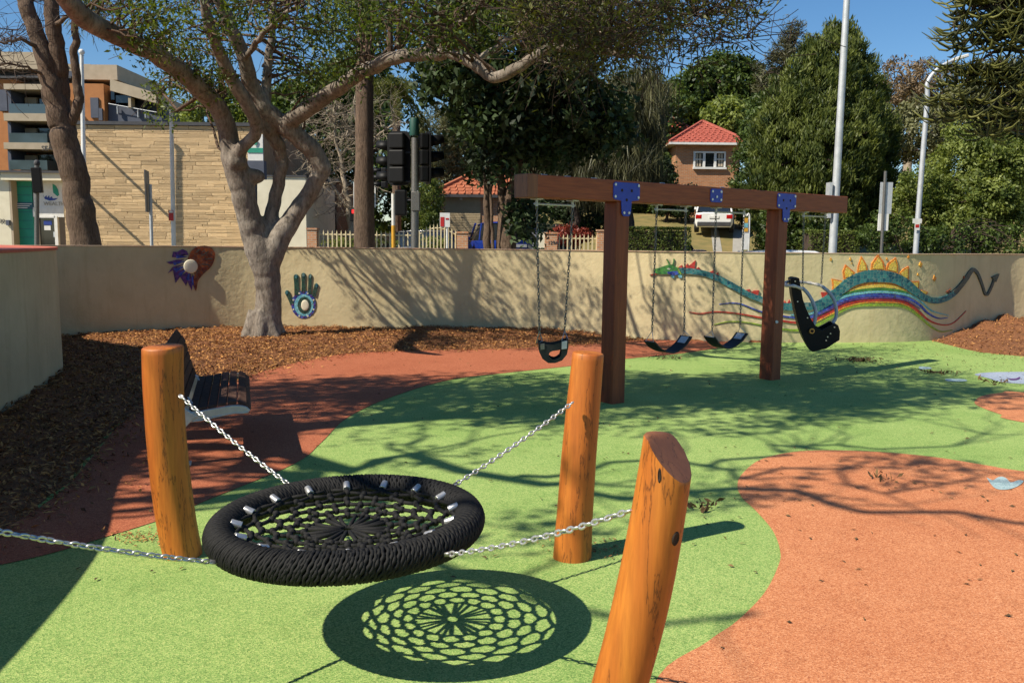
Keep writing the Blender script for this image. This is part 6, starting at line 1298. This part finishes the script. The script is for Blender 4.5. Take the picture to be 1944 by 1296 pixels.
for px, Y, lab in ((-330, 46, 'green street tree left of the apartment block, outside the view'), (-700, 52, 'farther green street tree well left of the apartment block'), (2250, 44, 'green street tree beyond the hoop pine, outside the view')):
    simple_tree('street_tree', lab, 'tree', px, 470, Y, [(px, 250, 150, 120, 0, 3.2), (px + 90, 330, 110, 90, 0, 2.6), (px - 90, 340, 110, 90, 0, 2.6)], 330, 36, 0.5, 0.28, 0.14, 'leaf_deep', trunk_r=0.3, lo=0.7)
# weeping casuarinas
def weeping(label, px, Y, ells, n, zb):
    k = Y / FPX; b = D(px, 470, Y); T = thing('casuarina_tree', label, 'tree', (b.x, Y, zb), 'weeping casuarinas')
    E_ = [(tuple(D(e[0], e[1], Y)), (e[2] * k, e[4], e[3] * k)) for e in ells]
    tk = [np.column_stack([wander((b.x, Y, zb - .2), np.mean([e[0] for e in E_], 0) + np.array([0, 0, 1.0]), 9, 0.04), np.linspace(0.2, 0.05, 9)])]
    C, _ = ellipsoid_points(E_, n, 0.2); br = reach(tk, C[::6], 0.05, 0.008, bent=0.5); tubes('trunk', 'dark_bark', T, tk + br, 6)
    P_, tn = clump_points(C, 0.30, 30); leaves('crown', 'leaf_casuarina', T, P_, 0.75, 0.028, tn, droop=3.2)
weeping('grey-green weeping casuarina left of the brick house', 1190, 30, [(1200, 200, 75, 60, 1.8), (1130, 260, 70, 70, 1.8), (1205, 270, 48, 70, 1.6), (1170, 330, 90, 55, 1.8)], 420, 0.3)
weeping('drooping casuarina hanging behind the near end of the beam', 1060, 31, [(1060, 300, 60, 60, 1.6), (1040, 230, 60, 60, 1.6), (1110, 350, 60, 40, 1.5)], 240, 0.3)
simple_tree('background_tree', 'soft grey-green tree between the traffic signal and the fig', 'tree', 840, 470, 41, [(835, 270, 50, 70, 0, 2.2), (880, 260, 45, 70, 0, 2.2), (840, 340, 60, 50, 0, 2)], 330, 40, 0.45, 0.26, 0.05, 'leaf_grey', trunk_r=0.25, lo=0.4, zb=1.5)
simple_tree('background_tree', 'deep green tree backdrop behind the bare shrub', 'tree', 640, 470, 50, [(640, 230, 90, 100, 0, 3), (560, 260, 80, 90, 0, 3), (730, 260, 80, 110, 0, 3), (690, 160, 60, 60, 0, 3), (600, 380, 90, 70, 1, 3), (730, 390, 80, 70, 1, 3)], 900, 40, 0.6, 0.34, 0.15, 'leaf_deep', trunk_r=0.5, lo=0.7, zb=0.5)
simple_tree('background_tree', 'green tree top peeking over the stone building roof', 'tree', 400, 470, 56, [(395, 225, 45, 32, 0, 2.5), (450, 215, 50, 45, 0, 2.5), (510, 230, 40, 60, 0, 2.5)], 300, 40, 0.5, 0.30, 0.15, 'leaf_bright', trunk_r=0.4, lo=0.7, zb=0)
simple_tree('background_tree', 'shadowed tree mass behind the garage and the weeping casuarinas', 'tree', 1080, 470, 52, [(960, 250, 110, 110, 0, 3), (1080, 260, 110, 120, 0, 3), (1200, 250, 100, 110, 0, 3), (1000, 370, 140, 70, 1, 3), (1170, 370, 110, 60, 1, 3), (1250, 330, 60, 90, 0, 3)], 1150, 38, 0.62, 0.36, 0.17, 'leaf_deep', trunk_r=0.5, lo=0.7, zb=3)
simple_tree('shrub', 'rounded green bush at the corner of the garage', 'shrub', 815, 470, 34, [(818, 375, 22, 36, 0, 0.9), (812, 415, 26, 30, 0, 0.9)], 170, 40, 0.22, 0.10, 0.06, 'leaf_bright', trunk_r=0.08, lo=0.7)
simple_tree('shrub', 'red-leaved shrub above the short picket fence', 'shrub', 1078, 470, 30.6, [(1080, 448, 42, 18, 0, 0.6)], 120, 40, 0.16, 0.10, 0.05, 'leaf_red', trunk_r=0.05, lo=0.5)
simple_tree('shrub', 'dark shrub mass behind the short picket fence and red-leaved shrub', 'shrub', 1110, 470, 33.5, [(1110, 405, 55, 50, 0, 1.0), (1060, 380, 40, 40, 0.5, 1.0)], 260, 40, 0.28, 0.14, 0.07, 'leaf_glossy', trunk_r=0.08, lo=0.5)
simple_tree('shrub', 'dark climbing shrub at the left wall of the brick house', 'shrub', 1265, 400, 45, [(1258, 350, 22, 55, 0, 1.0), (1290, 385, 30, 30, 0, 1.0)], 200, 40, 0.35, 0.2, 0.1, 'leaf_glossy', trunk_r=0.1, lo=0.5, zb=2.5)
simple_tree('shrub', 'low green bush behind the picket fence and silver car', 'shrub', 830, 478, 30.6, [(690, 462, 80, 12, 0, 0.3), (820, 462, 40, 14, 0, 0.3)], 110, 30, 0.14, 0.08, 0.04, 'leaf_bright', trunk_r=0.03, lo=0.5)
simple_tree('shrub', 'dark tangle of shrubs in the shade right of the driveway', 'shrub', 1500, 478, 31.5, [(1490, 440, 60, 50, 0, 1.0), (1560, 430, 60, 50, 0, 1)], 220, 40, 0.3, 0.14, 0.07, 'leaf_deep', trunk_r=0.06, lo=0.5)
# bare pale shrub
T = thing('bare_tree', 'tangle of pale leafless twigs behind the fork of the spreading tree', 'tree', D(655, 470, 33).xy.to_3d()); Yt = 33
ls = [limb3([(668, 480, Yt, .16), (665, 430, Yt, .13), (660, 380, Yt, .11), (650, 330, Yt, .08), (640, 270, Yt, .05), (635, 190, Yt, .02)]), limb3([(664, 420, Yt, .08), (690, 340, Yt - .3, .06), (715, 260, Yt - .5, .035), (760, 230, Yt - .6, .02)]), limb3([(662, 400, Yt, .08), (620, 330, Yt, .05), (585, 270, Yt, .03), (560, 200, Yt, .015)]), limb3([(672, 370, Yt - .2, .05), (680, 280, Yt - .2, .04), (672, 180, Yt - .2, .015)])]
ls = [wobble(L_, 0.12) for L_ in ls]; Ct = pxclumps([(560, 180, 760, 420, 31.5, 34.5, 120), (590, 200, 720, 330, 31.5, 34.5, 60)]); Bt_ = reach(ls, Ct, 0.035, 0.008, amp=0.14)
tubes('trunk', 'pale_bark', T, ls, 8); tubes('twigs', 'pale_bark', T, Bt_ + twigs(Bt_, 5, 0.9, 0.012), 3)
# palm by the straight trunk
T = thing('palm_tree', 'palm crown with a few dry orange fronds right of the straight trunk', 'tree', D(745, 470, 38).xy.to_3d()); c = D(752, 165, 38)
MB().tube([(c.x, 38, 0), (c.x, 38, c.z)], [0.22, 0.16], 10).build('trunk', 'brown_bark', T)
Cf, Af = [], []
for k in range(26):
    a = k * 2.4; el = rng.uniform(-0.5, 0.8); 
    for s in np.linspace(0.15, 1, 26):
        r = 2.0 * s; p = np.array(c) + [r * math.cos(a) * 0.9, r * math.sin(a) * 0.9, r * el - 1.5 * s * s]
        for sd_ in (-1, 1): Cf.append(p + [0, 0, -0.12]); Af.append([-math.sin(a) * sd_ + math.cos(a) * .6, math.cos(a) * sd_ + math.sin(a) * .6, -0.9])
leaves('fronds', 'leaf_olive', T, Cf, 0.5, 0.045, rng.uniform(0.2, 0.8, len(Cf)), axis=np.array(Af) * 1.2)
# clipped hedges
def hedge(label, x0, y0, x1, y1, Y, dep=1.1):
    a, b, c, d = rect(x0, y0, x1, y1, Y); T = thing('hedge', label, 'hedge', ((a + b) / 2, Y, 0), 'clipped hedges across the road')
    MB().box(a + 0.12, b - 0.12, Y + 0.12, Y + dep - 0.12, 0, d - 0.12).build('inner_branches', 'dark_bark', T); n = int(2600 * (b - a))
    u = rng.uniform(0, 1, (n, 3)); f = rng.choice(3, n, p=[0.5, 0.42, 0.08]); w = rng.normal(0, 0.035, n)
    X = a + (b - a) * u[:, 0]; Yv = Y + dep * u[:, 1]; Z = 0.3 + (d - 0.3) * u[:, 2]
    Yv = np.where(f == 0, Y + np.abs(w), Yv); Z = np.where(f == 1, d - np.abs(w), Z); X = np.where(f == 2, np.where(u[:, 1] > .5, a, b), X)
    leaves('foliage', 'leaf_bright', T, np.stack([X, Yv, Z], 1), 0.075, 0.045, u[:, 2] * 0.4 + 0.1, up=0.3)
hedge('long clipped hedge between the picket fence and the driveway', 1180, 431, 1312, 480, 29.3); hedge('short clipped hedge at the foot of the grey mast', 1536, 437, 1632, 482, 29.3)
# hoop pine hanging in at the upper right
T = thing('hoop_pine', 'hoop pine with rope-like dark foliage hanging in at the upper right', 'tree', (14.6, 21, 0)); Yt = 21
ls = [np.array(catmull([np.array(p) for p in ((14.6, 21, -.2, .4), (14.6, 21, 4, .33), (14.5, 21, 8, .25), (14.5, 21, 13, .1))], 6)),
 limb3([(2080, 40, 21, .07), (1960, 30, 20.5, .05), (1880, 15, 20.2, .04), (1825, 30, 20, .02)]), limb3([(2080, 160, 21, .07), (1980, 110, 20.6, .05), (1900, 95, 20.3, .04), (1850, 125, 20, .02)]),
 limb3([(2080, 260, 21, .06), (1980, 200, 20.8, .04), (1900, 180, 20.5, .03), (1850, 200, 20.3, .02), (1790, 210, 20.2, .012)]), limb3([(2060, 320, 21, .05), (1980, 260, 20.8, .035), (1910, 245, 20.6, .02)]), limb3([(1960, 60, 20.4, .04), (1900, 60, 20.2, .03), (1840, 70, 20.1, .015)])]
tubes('trunk', 'dark_bark', T, ls, 8)
Ct = pxclumps([(1815, -20, 1960, 30, 19.6, 21, 46), (1870, 20, 1960, 90, 19.6, 21, 44), (1808, 40, 1850, 95, 19.8, 20.6, 9), (1790, 120, 1900, 160, 19.8, 20.6, 26), (1780, 170, 1870, 225, 19.8, 20.6, 20), (1890, 120, 1960, 240, 19.8, 21, 36), (1860, 215, 1940, 260, 20, 21, 14), (1820, -200, 2100, -20, 19.5, 22, 60), (1960, 0, 2100, 260, 19.5, 22, 40)])
Bt_ = reach(ls[1:], Ct, 0.025, 0.01); tubes('branch', 'dark_bark', T, Bt_, 4)
rp = []
for q in Ct:                                        # each tuft is a spray of curved foliage ropes
    for _ in range(7):
        d = rng.normal(size=3); d[2] = abs(d[2]) * 0.2 - 0.3; d /= np.linalg.norm(d); ln = rng.uniform(0.3, 0.75); s = np.linspace(0, 1, 4)[:, None]
        rp.append(np.column_stack([q + d * ln * s + np.array([0, 0, 1]) * (s * s * ln * 0.9 - s * ln * 0.6), [0.022, 0.026, 0.022, 0.006]]))
o = tubes('foliage_ropes', 'leaf_pine', T, rp, 4)
at = o.data.attributes.new('tint', 'FLOAT', 'POINT'); nvx = len(o.data.vertices); at.data.foreach_set('value', np.repeat(rng.uniform(0, 1, nvx // 16 + 1), 16)[:nvx].astype(np.float32))
# --- fallen leaves
lx = np.concatenate([rng.uniform(-2.5, 8, 500), rng.uniform(4, 10, 700), rng.uniform(0.5, 6, 120)]); ly = np.concatenate([rng.uniform(4, 14, 500), rng.uniform(11.2, 14.6, 700), rng.uniform(3, 7, 120)])
tag(leaves('leaf_litter', 'litter', None, np.stack([lx, ly, np.full(len(lx), 0.010)], 1), 0.036, 0.014, rng.uniform(0, 0.8, len(lx)), up=3.5, axis=np.column_stack([rng.normal(size=(len(lx), 2)), np.zeros(len(lx))]) * 2), 'small dry brown leaves scattered over the rubber surfacing', None, kind='stuff')
for px, py, lab in ((1128, 1040, 'orange bark crumbs at the foot of the log post before the swing frame'), (280, 1020, 'bark crumbs scattered at the foot of the log post by the bench')):
    c = G(px, py); q = np.array(c) + rng.normal(size=(170, 3)) * [0.13, 0.07, 0]; q[:, 2] = 0.008
    tag(leaves('bark_crumbs', 'chip', None, q, 0.022, 0.010, up=4.0, axis=np.column_stack([rng.normal(size=(170, 2)), np.zeros(170)]) * 2), lab, 'bark', kind='stuff')
for (px, py, n, lab) in ((1636, 683, 90, 'dark clump of fallen leaves on the green rubber right of the support swing'), (1785, 707, 40, 'small heap of dry leaves just left of the lavender inlay'), (1328, 958, 26, 'few curled dry leaves behind the leaning log post'), (1886, 724, 24, 'dry leaves lying along the front edge of the lavender inlay'), (1270, 678, 22, 'dark fallen leaf bunch under the front belt swing'), (1676, 905, 14, 'curled leaves lying on the orange rubber island')):
    c = G(px, py, 0.02); s = 0.055 * c.y / 10; q = np.array(c) + rng.normal(size=(n, 3)) * [0.12 * c.y / 12 + .01, 0.08 * c.y / 12 + .01, 0.02]; q[:, 2] = np.abs(q[:, 2]) * 0.6 + 0.012
    o = leaves('leaf_clump', 'litter', None, q, 0.05 + 0.003 * c.y, 0.022, rng.uniform(0, 0.6, n), up=1.2); tag(o, lab, 'leaves', kind='stuff')
